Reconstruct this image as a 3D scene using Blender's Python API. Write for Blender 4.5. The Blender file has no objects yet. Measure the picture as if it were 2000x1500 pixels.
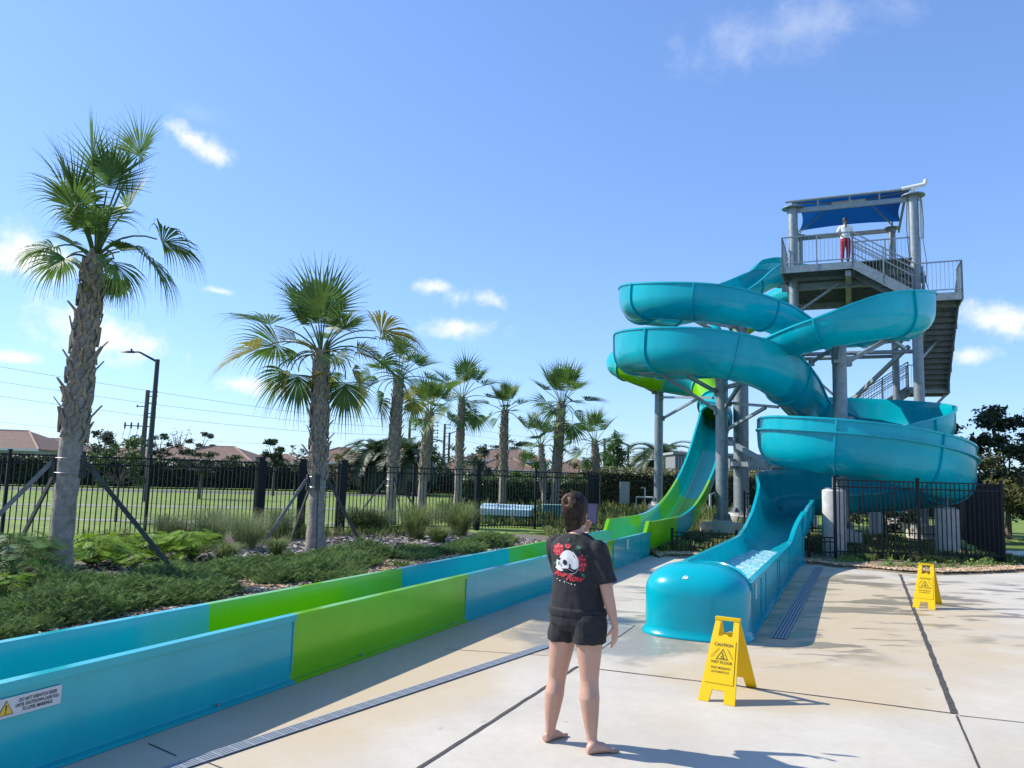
import bpy, bmesh, math, random
from mathutils import Vector, Matrix
from mathutils.bvhtree import BVHTree
random.seed(7)
R = math.radians
scn = bpy.context.scene
col = scn.collection
V = Vector

# ------------------------------------------------------------------ camera
FPX = 1502.0; CAMH = 1.75; PITCH = math.atan(177.0/FPX); ROLL = 0.030
fwd = V((0, math.cos(PITCH), math.sin(PITCH)))
up0 = V((0, -math.sin(PITCH), math.cos(PITCH))); rt0 = V((1, 0, 0))
rt = rt0*math.cos(ROLL) + up0*math.sin(ROLL)
up = up0*math.cos(ROLL) - rt0*math.sin(ROLL)
CAM = V((0, 0, CAMH))
cd = bpy.data.cameras.new('camera'); cam = bpy.data.objects.new('camera', cd); col.objects.link(cam)
cd.sensor_fit = 'HORIZONTAL'; cd.sensor_width = 36.0; cd.lens = 36.0*FPX/2000.0
cd.clip_start = 0.05; cd.clip_end = 6000
m4 = Matrix((rt, up, -fwd)).transposed().to_4x4(); m4.translation = CAM
cam.matrix_world = m4
scn.camera = cam

def ray(px, py):
    return (rt*((px-1000)/FPX) - up*((py-750)/FPX) + fwd)
def G(px, py, z=0.0):
    d = ray(px, py); t = (z-CAMH)/d.z
    return CAM + d*t
def P(px, py, y):
    d = ray(px, py); return CAM + d*(y/d.y)

# ------------------------------------------------------------------ sky, sun, exposure
SUN = V((-0.70, 0.18, 0.65)).normalized()
sun_el = math.asin(SUN.z); sun_az = math.atan2(SUN.x, SUN.y)
w = bpy.data.worlds.new('World'); scn.world = w; w.use_nodes = True
nt = w.node_tree; N = nt.nodes; L = nt.links
for n in list(N): N.remove(n)
out = N.new('ShaderNodeOutputWorld'); bg = N.new('ShaderNodeBackground'); bg.inputs[1].default_value = 0.108
sky = N.new('ShaderNodeTexSky'); sky.sky_type = 'NISHITA'; sky.sun_disc = False
sky.sun_elevation = sun_el; sky.sun_rotation = sun_az
sky.air_density = 1.0; sky.dust_density = 0.35; sky.ozone_density = 2.0; sky.altitude = 0
geo = N.new('ShaderNodeTexCoord')
def wm(op, a, b=None, c=None):
    n = N.new('ShaderNodeMath'); n.operation = op
    for i, x in enumerate((a, b, c)):
        if x is None: continue
        if isinstance(x, (int, float)): n.inputs[i].default_value = x
        else: L.new(x, n.inputs[i])
    return n.outputs[0]
def wdot(v):
    n = N.new('ShaderNodeVectorMath'); n.operation = 'DOT_PRODUCT'
    L.new(geo.outputs['Generated'], n.inputs[0]); n.inputs[1].default_value = v
    return n.outputs['Value']
nz = N.new('ShaderNodeTexNoise'); nz.inputs['Scale'].default_value = 26; nz.inputs['Detail'].default_value = 8; nz.inputs['Roughness'].default_value = .62
L.new(geo.outputs['Generated'], nz.inputs['Vector'])
nz2 = N.new('ShaderNodeTexNoise'); nz2.inputs['Scale'].default_value = 9; nz2.inputs['Detail'].default_value = 5
L.new(geo.outputs['Generated'], nz2.inputs['Vector'])
nzc = wm('ADD', wm('MULTIPLY', wm('SUBTRACT', nz.outputs['Fac'], .5), 2.6), wm('MULTIPLY', wm('SUBTRACT', nz2.outputs['Fac'], .5), 1.4))
total = None
CL = [(382, 277, 78, 26, -22, 1), (30, 492, 95, 48, -12, 1), (185, 648, 150, 50, -14, 1), (20, 697, 50, 14, 0, .9), (422, 567, 38, 9, -3, .9),
      (465, 750, 78, 20, -6, 1), (550, 757, 62, 17, 0, .95), (852, 560, 46, 19, 0, .95), (935, 583, 72, 30, -5, .95), (905, 638, 82, 27, 0, .95),
      (1550, 55, 230, 62, 4, .30), (1962, 622, 92, 40, -6, 1), (1896, 694, 54, 20, 0, .8), (390, 222, 50, 22, 0, .14)]
for (cx, cy, sx, sy, an, op) in CL:
    c = ray(cx, cy).normalized(); r_ = c.cross(V((0, 0, 1))).normalized(); u_ = r_.cross(c)
    a = R(an); rr = r_*math.cos(a)+u_*math.sin(a); uu = -r_*math.sin(a)+u_*math.cos(a)
    wx, wy = sx/FPX*.92, sy/FPX*.9
    dx = wm('MULTIPLY', wdot(rr), 1/wx); dy = wm('MULTIPLY', wdot(uu), 1/wy)
    dd = wm('SQRT', wm('ADD', wm('MULTIPLY', dx, dx), wm('MULTIPLY', dy, dy)))
    m = wm('SUBTRACT', 1.0, dd); m = wm('ADD', m, nzc)
    mr = N.new('ShaderNodeMapRange'); mr.interpolation_type = 'SMOOTHSTEP'
    mr.inputs['From Min'].default_value = -0.15; mr.inputs['From Max'].default_value = 1.15 if op > .5 else 1.7
    mr.inputs['To Max'].default_value = op
    L.new(m, mr.inputs['Value'])
    fade = wm('MULTIPLY', mr.outputs[0], wm('GREATER_THAN', wdot(c), .5))
    lim = N.new('ShaderNodeMapRange'); lim.inputs['From Min'].default_value = 1.7; lim.inputs['From Max'].default_value = 1.05
    L.new(dd, lim.inputs['Value']); fade = wm('MULTIPLY', fade, lim.outputs[0])
    total = fade if total is None else wm('MAXIMUM', total, fade)
mixc = N.new('ShaderNodeMix'); mixc.data_type = 'RGBA'
tint = N.new('ShaderNodeMix'); tint.data_type = 'RGBA'; tint.blend_type = 'MULTIPLY'; tint.inputs[0].default_value = 1
tint.inputs[7].default_value = (.93, 1.08, 1.36, 1)
L.new(sky.outputs[0], tint.inputs[6])
gm_ = N.new('ShaderNodeGamma'); gm_.inputs[1].default_value = .72; L.new(tint.outputs[2], gm_.inputs[0])
sc_ = N.new('ShaderNodeMix'); sc_.data_type = 'RGBA'; sc_.blend_type = 'MULTIPLY'; sc_.inputs[0].default_value = 1; sc_.inputs[7].default_value = (1.32, 1.58, 1.94, 1); L.new(gm_.outputs[0], sc_.inputs[6])
L.new(total, mixc.inputs[0]); L.new(sc_.outputs[2], mixc.inputs[6]); mixc.inputs[7].default_value = (7.4, 7.6, 8.0, 1)
L.new(mixc.outputs[2], bg.inputs[0]); L.new(bg.outputs[0], out.inputs[0])

sd = bpy.data.lights.new('sun', 'SUN'); sd.energy = 5.0; sd.angle = R(.5); sd.color = (1.0, .93, .83)
so = bpy.data.objects.new('sun', sd); col.objects.link(so)
so.rotation_mode = 'QUATERNION'; so.rotation_quaternion = SUN.to_track_quat('Z', 'Y'); so.location = (-20, 5, 30)
scn.view_settings.view_transform = 'Standard'; scn.view_settings.look = 'None'; scn.view_settings.gamma = 1
scn.view_settings.exposure = 0.48
scn.cycles.max_bounces = 8; scn.cycles.transparent_max_bounces = 12

# ------------------------------------------------------------------ materials
MATS = {}
def mat(name, base, rough=.6, metal=0.0, var=0.0, vscale=6.0, bump=0.0, bscale=40.0, coat=0.0, trans=0.0, var2=None, spec=.5, bdist=.01, streak=0.0):
    """principled surface with noise variation; trans = share of translucent light"""
    if name in MATS: return MATS[name]
    m = bpy.data.materials.new(name); m.use_nodes = True; t = m.node_tree; nn = t.nodes; ll = t.links
    b = nn['Principled BSDF']; b.inputs['Roughness'].default_value = rough; b.inputs['Metallic'].default_value = metal
    b.inputs['Coat Weight'].default_value = coat; b.inputs['Coat Roughness'].default_value = .08; b.inputs['Specular IOR Level'].default_value = spec
    c = (*base, 1); csock = None
    if var > 0 or var2:
        tc = nn.new('ShaderNodeTexCoord'); no = nn.new('ShaderNodeTexNoise'); no.inputs['Scale'].default_value = vscale; no.inputs['Detail'].default_value = 6
        no.inputs['Roughness'].default_value = .6
        ll.new(tc.outputs['Object'], no.inputs['Vector'])
        rp = nn.new('ShaderNodeValToRGB'); ll.new(no.outputs['Fac'], rp.inputs[0])
        rp.color_ramp.elements[0].position = .3; rp.color_ramp.elements[1].position = .7
        c2 = var2 if var2 else tuple(x*(1-var) for x in base)
        rp.color_ramp.elements[0].color = (*c2, 1)
        rp.color_ramp.elements[1].color = (*[min(1, x*(1+var)) for x in base], 1)
        ll.new(rp.outputs[0], b.inputs['Base Color']); csock = rp.outputs[0]
    b.inputs['Base Color'].default_value = c
    if streak > 0:     # run-down grime and uneven gloss
        tc = nn.new('ShaderNodeTexCoord'); mp = nn.new('ShaderNodeMapping'); mp.inputs['Scale'].default_value = (2.6, 2.6, .7); ll.new(tc.outputs['Object'], mp.inputs[0])
        n1 = nn.new('ShaderNodeTexNoise'); n1.inputs['Scale'].default_value = 1.4; n1.inputs['Detail'].default_value = 9; n1.inputs['Roughness'].default_value = .72; ll.new(mp.outputs[0], n1.inputs['Vector'])
        mr = nn.new('ShaderNodeMapRange'); mr.inputs['From Min'].default_value = .35; mr.inputs['From Max'].default_value = .68; mr.inputs['To Min'].default_value = 1.0; mr.inputs['To Max'].default_value = 1-streak; ll.new(n1.outputs['Fac'], mr.inputs['Value'])
        mu = nn.new('ShaderNodeMix'); mu.data_type = 'RGBA'; mu.blend_type = 'MULTIPLY'; mu.inputs[0].default_value = 1
        if csock: ll.new(csock, mu.inputs[6])
        else: mu.inputs[6].default_value = c
        ll.new(mr.outputs[0], mu.inputs[7]); csock = mu.outputs[2]; ll.new(csock, b.inputs['Base Color'])
        mr2 = nn.new('ShaderNodeMapRange'); mr2.inputs['From Min'].default_value = .3; mr2.inputs['From Max'].default_value = .7; mr2.inputs['To Min'].default_value = rough*.85; mr2.inputs['To Max'].default_value = min(1, rough*1.35); ll.new(n1.outputs['Fac'], mr2.inputs['Value']); ll.new(mr2.outputs[0], b.inputs['Roughness'])
    if bump > 0:
        tc = nn.new('ShaderNodeTexCoord'); no = nn.new('ShaderNodeTexNoise'); no.inputs['Scale'].default_value = bscale; no.inputs['Detail'].default_value = 5
        ll.new(tc.outputs['Object'], no.inputs['Vector'])
        bp = nn.new('ShaderNodeBump'); bp.inputs['Strength'].default_value = bump; bp.inputs['Distance'].default_value = bdist
        ll.new(no.outputs['Fac'], bp.inputs['Height']); ll.new(bp.outputs[0], b.inputs['Normal'])
    if trans > 0:
        tr = nn.new('ShaderNodeBsdfTranslucent'); mx = nn.new('ShaderNodeMixShader'); mx.inputs[0].default_value = trans
        if csock: ll.new(csock, tr.inputs[0])
        else: tr.inputs[0].default_value = c
        ll.new(b.outputs[0], mx.inputs[1]); ll.new(tr.outputs[0], mx.inputs[2])
        ll.new(mx.outputs[0], nn['Material Output'].inputs[0])
    MATS[name] = m; return m

# ------------------------------------------------------------------ mesh builder and scene tree
ORG = {}
class MB:
    def __init__(s): s.v = []; s.f = []; s.m = []
    def add(s, vs, fs, m=0):
        k = len(s.v); s.v += [tuple(x) for x in vs]
        for f in fs: s.f.append(tuple(i+k for i in f)); s.m.append(m)
    def box(s, c, size, ax=None, m=0):
        c = V(c); ax = ax or (V((1, 0, 0)), V((0, 1, 0)), V((0, 0, 1)))
        hx, hy, hz = [a.normalized()*(d/2) for a, d in zip(ax, size)]
        vs = [c+hx*i+hy*j+hz*k for k in (-1, 1) for j in (-1, 1) for i in (-1, 1)]
        s.add(vs, [(0, 2, 3, 1), (4, 5, 7, 6), (0, 1, 5, 4), (2, 6, 7, 3), (0, 4, 6, 2), (1, 3, 7, 5)], m)
    def bar(s, a, b, w_, h_, upv=None, m=0):
        a, b = V(a), V(b); d = b-a; z = V(upv or (0, 0, 1))
        if abs(d.normalized().dot(z.normalized())) > .98: z = V((0, 1, 0))
        x = d.cross(z).normalized(); z = x.cross(d).normalized()
        s.box((a+b)/2, (w_, d.length, h_), (x, d, z), m)
    def tube(s, a, b, r0, r1=None, n=12, m=0, caps=True):
        s.path([a, b], [r0, r0 if r1 is None else r1], n, m, caps)
    def path(s, pts, rad, n=8, m=0, caps=True):
        pts = [V(p) for p in pts]
        if isinstance(rad, (int, float)): rad = [rad]*len(pts)
        rings = []; prev = None
        for i, p in enumerate(pts):
            d = (pts[min(i+1, len(pts)-1)]-pts[max(i-1, 0)]).normalized()
            if prev is None:
                z = V((0, 0, 1)) if abs(d.z) < .95 else V((0, 1, 0)); x = d.cross(z).normalized()
            else:
                x = (prev - d*prev.dot(d)).normalized()
            prev = x; y = d.cross(x)
            rings.append([p+(x*math.cos(2*math.pi*k/n)+y*math.sin(2*math.pi*k/n))*rad[i] for k in range(n)])
        vs = [q for r_ in rings for q in r_]; fs = []
        for i in range(len(rings)-1):
            for k in range(n):
                fs.append((i*n+k, i*n+(k+1) % n, (i+1)*n+(k+1) % n, (i+1)*n+k))
        if caps: fs += [tuple(reversed(range(n))), tuple((len(rings)-1)*n+k for k in range(n))]
        s.add(vs, fs, m)
    def prism(s, poly, off, m=0):
        """poly: ordered coplanar points, extruded by off"""
        n = len(poly); poly = [V(p) for p in poly]; o = V(off)
        s.add(poly+[p+o for p in poly], [tuple(reversed(range(n))), tuple(range(n, 2*n))]+[(i, (i+1) % n, n+(i+1) % n, n+i) for i in range(n)], m)
    def loft(s, rings, m=0, caps=True, closed=True):
        n = len(rings[0]); vs = [q for r_ in rings for q in r_]; fs = []
        for i in range(len(rings)-1):
            for k in range(n if closed else n-1):
                fs.append((i*n+k, i*n+(k+1) % n, (i+1)*n+(k+1) % n, (i+1)*n+k))
        if caps: fs += [tuple(reversed(range(n))), tuple((len(rings)-1)*n+k for k in range(n))]
        s.add(vs, fs, m)

def mesh_obj(name, mb, mats, origin=V((0, 0, 0)), smooth=True, ang=35):
    me = bpy.data.meshes.new(name)
    o_ = V(origin)
    me.from_pydata([(v[0]-o_.x, v[1]-o_.y, v[2]-o_.z) for v in mb.v], [], mb.f)
    if not isinstance(mats, (list, tuple)): mats = [mats]
    for mm in mats: me.materials.append(mm)
    if len(mats) > 1: me.polygons.foreach_set('material_index', mb.m)
    me.update()
    if smooth:
        me.shade_smooth(); me.set_sharp_from_angle(angle=R(ang))
    o = bpy.data.objects.new(name, me); col.objects.link(o); return o
def tag(o, label=None, cat=None, group=None, kind=None):
    if label: o['label'] = label
    if cat: o['category'] = cat
    if group: o['group'] = group
    if kind: o['kind'] = kind
    return o
def thing(name, label, cat, loc, group=None):
    o = bpy.data.objects.new(name, None); col.objects.link(o); o.location = loc; o.empty_display_size = .2
    ORG[o.name] = V(loc); return tag(o, label, cat, group)
def part(name, mb, mats, parent, label=None, smooth=True, ang=35):
    org = ORG[parent.name]; o = mesh_obj(name, mb, mats, org, smooth, ang); o.parent = parent; ORG[o.name] = org
    if label: o['label'] = label
    return o
def solo(name, mb, mats, label, cat, group=None, origin=None, smooth=True, ang=35, kind=None):
    if origin is None:
        xs = [v[0] for v in mb.v]; ys = [v[1] for v in mb.v]; zs = [v[2] for v in mb.v]
        origin = V(((min(xs)+max(xs))/2, (min(ys)+max(ys))/2, min(zs)))
    o = mesh_obj(name, mb, mats, origin, smooth, ang); o.location = origin; ORG[o.name] = V(origin)
    return tag(o, label, cat, group, kind)
def struct(name, mb, mats, smooth=False, kind='structure'):
    o = mesh_obj(name, mb, mats, V((0, 0, 0)), smooth); o['kind'] = kind; return o
def copy_tree(o, parent=None):
    c = o.copy(); col.objects.link(c)
    if parent: c.parent = parent
    for ch in list(o.children): copy_tree(ch, c)
    return c
def lerp(a, b, t): return a+(b-a)*t
def catmull(pts, per=10, closed=False):
    """pts: tuples of equal length; centripetal-ish catmull rom through all"""
    n = len(pts); outp = []
    for i in range(n-1):
        p0 = pts[max(i-1, 0)]; p1 = pts[i]; p2 = pts[i+1]; p3 = pts[min(i+2, n-1)]
        for k in range(per):
            t = k/per; t2 = t*t; t3 = t2*t
            outp.append(tuple(.5*((2*b)+(-a+c)*t+(2*a-5*b+4*c-d)*t2+(-a+3*b-3*c+d)*t3) for a, b, c, d in zip(p0, p1, p2, p3)))
    outp.append(tuple(pts[-1])); return outp
E1 = V((.915, -.404, 0)); E2 = V((.404, .915, 0)); UZ = V((0, 0, 1))
# ------------------------------------------------------------------ ground
def ground_mat(name, cols, scale, rough=.95, bump=.4, bscale=30, bdist=.02):
    m = bpy.data.materials.new(name); m.use_nodes = True; t = m.node_tree; b = t.nodes['Principled BSDF']; b.inputs['Roughness'].default_value = rough
    tc = t.nodes.new('ShaderNodeTexCoord'); n = t.nodes.new('ShaderNodeTexNoise'); n.inputs['Scale'].default_value = scale; n.inputs['Detail'].default_value = 8; n.inputs['Roughness'].default_value = .7
    t.links.new(tc.outputs['Object'], n.inputs['Vector']); rp = t.nodes.new('ShaderNodeValToRGB'); t.links.new(n.outputs['Fac'], rp.inputs[0])
    el = rp.color_ramp.elements
    while len(el) < len(cols): el.new(.5)
    for i, c in enumerate(cols): el[i].position = .3+.4*i/(len(cols)-1); el[i].color = (*c, 1)
    t.links.new(rp.outputs[0], b.inputs['Base Color'])
    n2 = t.nodes.new('ShaderNodeTexNoise'); n2.inputs['Scale'].default_value = bscale; n2.inputs['Detail'].default_value = 6; t.links.new(tc.outputs['Object'], n2.inputs['Vector'])
    bp = t.nodes.new('ShaderNodeBump'); bp.inputs['Strength'].default_value = bump; bp.inputs['Distance'].default_value = bdist
    t.links.new(n2.outputs['Fac'], bp.inputs['Height']); t.links.new(bp.outputs[0], b.inputs['Normal'])
    return m
GRASSM = ground_mat('lawn_turf', [(.075, .12, .018), (.14, .21, .03), (.21, .29, .05)], 1.1, bscale=60)
mb = MB(); mb.add([(-900, -60, -.05), (900, -60, -.05), (900, 2500, -.05), (-900, 2500, -.05)], [(0, 1, 2, 3)])
struct('ground', mb, GRASSM)

# concrete pool deck with stains, damp patches
m = bpy.data.materials.new('pool_deck_concrete'); m.use_nodes = True; t = m.node_tree; nn = t.nodes; ll = t.links; b = nn['Principled BSDF']
tc = nn.new('ShaderNodeTexCoord')
def nz_(sc, det=6, ro=.6, vec=None, dist=0):
    n = nn.new('ShaderNodeTexNoise'); n.inputs['Scale'].default_value = sc; n.inputs['Detail'].default_value = det; n.inputs['Roughness'].default_value = ro; n.inputs['Distortion'].default_value = dist
    ll.new(vec or tc.outputs['Object'], n.inputs['Vector']); return n.outputs['Fac']
def mr_(v, a, b2, c=0, d=1, smooth=True):
    n = nn.new('ShaderNodeMapRange'); n.interpolation_type = 'SMOOTHSTEP' if smooth else 'LINEAR'
    for k, x in zip(('From Min', 'From Max', 'To Min', 'To Max'), (a, b2, c, d)): n.inputs[k].default_value = x
    ll.new(v, n.inputs['Value']); return n.outputs[0]
def ma_(op, a, b2):
    n = nn.new('ShaderNodeMath'); n.operation = op
    for i, x in enumerate((a, b2)):
        if isinstance(x, (int, float)): n.inputs[i].default_value = x
        else: ll.new(x, n.inputs[i])
    return n.outputs[0]
def mx_(f, a, b2, mode='MIX'):
    n = nn.new('ShaderNodeMix'); n.data_type = 'RGBA'; n.blend_type = mode
    for i, x in ((0, f), (6, a), (7, b2)):
        if isinstance(x, (int, float)): n.inputs[i].default_value = x
        elif isinstance(x, tuple): n.inputs[i].default_value = (*x, 1)
        else: ll.new(x, n.inputs[i])
    return n.outputs[2]
def field(px_, py_, dirx, diry, a, b2):
    """0..1 ramp along a ground direction"""
    n = nn.new('ShaderNodeVectorMath'); n.operation = 'DOT_PRODUCT'; ll.new(tc.outputs['Object'], n.inputs[0]); n.inputs[1].default_value = (dirx, diry, 0)
    off = px_*dirx+py_*diry; return mr_(n.outputs['Value'], off+a, off+b2)
def blob(cx, cy, rx, ry, soft=.5, rot=23.8):
    mp = nn.new('ShaderNodeMapping'); mp.vector_type = 'TEXTURE'; mp.inputs['Location'].default_value = (cx, cy, 0); mp.inputs['Rotation'].default_value = (0, 0, -R(rot)); mp.inputs['Scale'].default_value = (rx, ry, 1)
    wv = nn.new('ShaderNodeTexNoise'); wv.inputs['Scale'].default_value = 1.3; wv.inputs['Detail'].default_value = 7; ll.new(tc.outputs['Object'], wv.inputs['Vector'])
    ll.new(tc.outputs['Object'], mp.inputs[0]); n = nn.new('ShaderNodeVectorMath'); n.operation = 'LENGTH'; ll.new(mp.outputs[0], n.inputs[0])
    return mr_(ma_('ADD', n.outputs['Value'], ma_('MULTIPLY', ma_('SUBTRACT', wv.outputs['Fac'], .5), 1.6)), 1+soft, 1-soft)
big = nz_(.7, 7, .65); fine = nz_(14, 8, .7); mid = nz_(2.6, 8, .7, dist=.6)
c = mx_(mr_(big, .3, .7), (.44, .405, .335), (.55, .515, .435))
c = mx_(mr_(fine, .25, .75, 0, .22), c, (.30, .28, .24))
# mineral stains round the splash lane and the drains
st = ma_('MAXIMUM', blob(4.6, 11.2, 2.2, 4.6), ma_('MAXIMUM', blob(-.6, 7.6, .75, 4.6, .6), blob(2.6, 7.2, 1.2, 1.1, .4)))
c = mx_(ma_('MULTIPLY', st, mr_(mid, .2, .62, .55, 1.0)), c, (.45, .365, .235))
# damp patches
mpw = nn.new('ShaderNodeMapping'); mpw.inputs['Scale'].default_value = (.55, 1.5, 1); ll.new(tc.outputs['Object'], mpw.inputs[0])
wetn = nz_(1.25, 6, .58, mpw.outputs[0], .4)
zone = ma_('MAXIMUM', blob(6.4, 12.4, 4.6, 2.9, .4, 0), ma_('MAXIMUM', blob(2.9, 9.2, 1.7, 1.3, .3, 0), blob(3.6, 13.0, 1.4, 5, .3)))
wet = ma_('MULTIPLY', mr_(wetn, .505, .56), zone)
wet = ma_('MAXIMUM', wet, ma_('MULTIPLY', blob(1.1, 8.7, 1.0, .9, .25, 0), mr_(mid, .3, .5)))
c = mx_(wet, c, mx_(.56, c, (.13, .115, .085)))
c = mx_(mr_(nz_(5.5, 3, .5), .70, .76, 0, .5), c, (.24, .22, .19))
ll.new(c, b.inputs['Base Color'])
ll.new(ma_('SUBTRACT', ma_('SUBTRACT', .86, ma_('MULTIPLY', wet, .52)), mr_(big, .3, .7, 0, .08)), b.inputs['Roughness'])
bp = nn.new('ShaderNodeBump'); bp.inputs['Strength'].default_value = .35; bp.inputs['Distance'].default_value = .004; ll.new(nz_(60, 6, .7), bp.inputs['Height']); ll.new(bp.outputs[0], b.inputs['Normal'])
DECKM = m
RO_ = V((3.25, 17.88, 0)); dgl = V((.404, .915, 0)).normalized()
edge = [G(1300, 1088), G(1360, 1090), G(1420, 1096)]
deck_poly = [V((-8, -8, 0)), V((40, -8, 0)), V((40, 15.9, 0)), V((16, 16.9, 0)), G(2000, 1118), G(1920, 1122), G(1840, 1124), G(1760, 1120), G(1690, 1113), G(1640, 1110), G(1600, 1104), V((6.0, 17.2, 0)), V((4.9, 17.5, 0)), G(1340, 1090), G(1300, 1088), RO_+V((.1, .2, 0)), RO_+V((-.45, .3, 0)), RO_-dgl*17.4+V((-.45, .0, 0)), V((-8, -5, 0))]
bm = bmesh.new(); vs = [bm.verts.new((p.x, p.y, 0)) for p in deck_poly]; f = bm.faces.new(vs); bmesh.ops.triangulate(bm, faces=[f])
me = bpy.data.meshes.new('pool_deck'); bm.to_mesh(me); bm.free(); me.materials.append(DECKM)
for p in me.polygons:
    pass
deck = bpy.data.objects.new('pool_deck', me); col.objects.link(deck); deck['kind'] = 'structure'

# dark sealant joints and thin saw cuts
JM = mat('joint_sealant', (.055, .05, .045), rough=.9, var=.5, vscale=20)
mb = MB(); rj = random.Random(5)
def joint(pts, wd, zz=.004):
    P_ = [V(p) for p in pts]; fine_ = []
    for a, b2 in zip(P_, P_[1:]):
        n = max(2, int((b2-a).length/.12))
        fine_ += [a.lerp(b2, k/n) for k in range(n)]
    fine_.append(P_[-1]); L_ = []; R_ = []
    for i, p in enumerate(fine_):
        d = (fine_[min(i+1, len(fine_)-1)]-fine_[max(i-1, 0)]).normalized(); n = V((-d.y, d.x, 0))
        L_.append(p+n*wd*rj.uniform(.35, .6)+UZ*zz); R_.append(p-n*wd*rj.uniform(.35, .6)+UZ*zz)
    k = len(L_); mb.add(L_+R_, [(i, k+i, k+i+1, i+1) for i in range(k-1)])
joint([G(1758, 1122), G(1865, 1395)], .05)
joint([G(1868, 1398), G(1912, 1500), G(1945, 1600)], .014)
joint([G(1133, 1303), G(1400, 1335), G(1600, 1360), G(1862, 1394)], .018)
joint([G(1873, 1398), G(2000, 1412), G(2300, 1445)], .012)
joint([G(700, 1610), G(820, 1500), G(1128, 1302)], .032)
joint([G(870, 1268), G(1072, 1281)], .010)
joint([G(1140, 1292), G(1240, 1222)], .010)
joint([G(290, 1453), G(345, 1477)], .010)
joint([G(398, 1487), G(480, 1520)], .010)
struct('deck_joints', mb, JM)
# slot drain grates
def drain(a, b2, wd, label):
    g = thing('drain_grate', label, 'drain', a, None); d = (b2-a); ln = d.length; d.normalize(); n = V((-d.y, d.x, 0))
    q = MB(); q.box((a+b2)/2+UZ*.003, (ln, wd, .008), (d, n, UZ)); part('channel', q, mat('drain_dark', (.05, .055, .065), rough=.7), g)
    q = MB()
    for k in range(5): q.box((a+b2)/2+UZ*.009+n*wd*(-.42+.21*k), (ln, wd*.10, .008), (d, n, UZ))
    k = 0; x = .05
    while x < ln: q.box(a+d*x+UZ*.0085, (.012, wd, .006), (d, n, UZ)); x += .12
    part('slats', q, mat('drain_plastic', (.30, .33, .36), rough=.55), g)
drain(G(300, 1516), G(1072, 1261), .115, 'long grey slotted drain in the deck beside the blue shutdown lane')
drain(G(1520, 1248), G(1600, 1108), .17, 'short grey slotted drain in the shade beside the teal splash lane')

# pavements and the street beyond the lawn edge
PAVE = mat('pavement_concrete', (.22, .225, .17), rough=.9, var=.25, vscale=2)
ASPH = mat('street_asphalt', (.09, .09, .09), rough=.9, var=.2, vscale=3)
def strip_sheet(name, a, b2, w_, z, mt):
    d = (b2-a).normalized(); n = V((-d.y, d.x, 0))*w_; q = MB(); q.add([a+UZ*z, b2+UZ*z, b2+n+UZ*z, a+n+UZ*z], [(0, 1, 2, 3)]); struct(name, q, mt)
a_, b_2 = V((-34, 26.5, 0)), V((-1.5, 37, 0))
strip_sheet('pavement', a_, b_2, 1.3, -.04, PAVE)
strip_sheet('path', V((-30, 20.6, 0)), V((-5, 25.6, 0)), .9, -.042, PAVE)
strip_sheet('street', V((-60, 36, 0)), V((-6, 56, 0)), 4.5, -.044, ASPH)
q = MB(); pts = [V((12.9, 18.2, 0)), V((20, 17.6, 0)), V((40, 18, 0)), V((40, 23, 0)), V((20, 22.5, 0)), V((13.6, 21.2, 0))]; q.add([p+UZ*.006 for p in pts], [tuple(range(6))]); struct('path', q, PAVE)
q = MB(); q.bar(V((12.9, 20.9, .06)), V((40, 22.6, .06)), .14, .12); struct('kerb', q, mat('kerb_white', (.7, .69, .65), rough=.9))
# ------------------------------------------------------------------ teal spiral body slide
TEAL = mat('teal_gelcoat', (0.0, .50, .60), streak=.06, rough=.24, coat=.4, trans=.34, spec=.3, var=.08, vscale=1.2)
TEAL_IN = TEAL
BLUE = mat('light_blue_gelcoat', (0.0, .45, .49), streak=.09, rough=.18, coat=.3, trans=.15, var=.07, vscale=.8)
LIME = mat('lime_gelcoat', (.20, .56, .0), streak=.08, rough=.18, coat=.3, trans=.22, var=.08, vscale=.8)
STEEL = mat('galvanised_steel', (.25, .29, .305), rough=.5, metal=.5, var=.22, vscale=7, bump=.05)
STEEL_D = mat('galvanised_steel_grating', (.14, .165, .175), rough=.55, metal=.4, var=.3, vscale=8)
CONC = mat('cast_concrete', (.50, .48, .44), rough=.9, var=.22, vscale=5, bump=.25, bscale=60)

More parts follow.
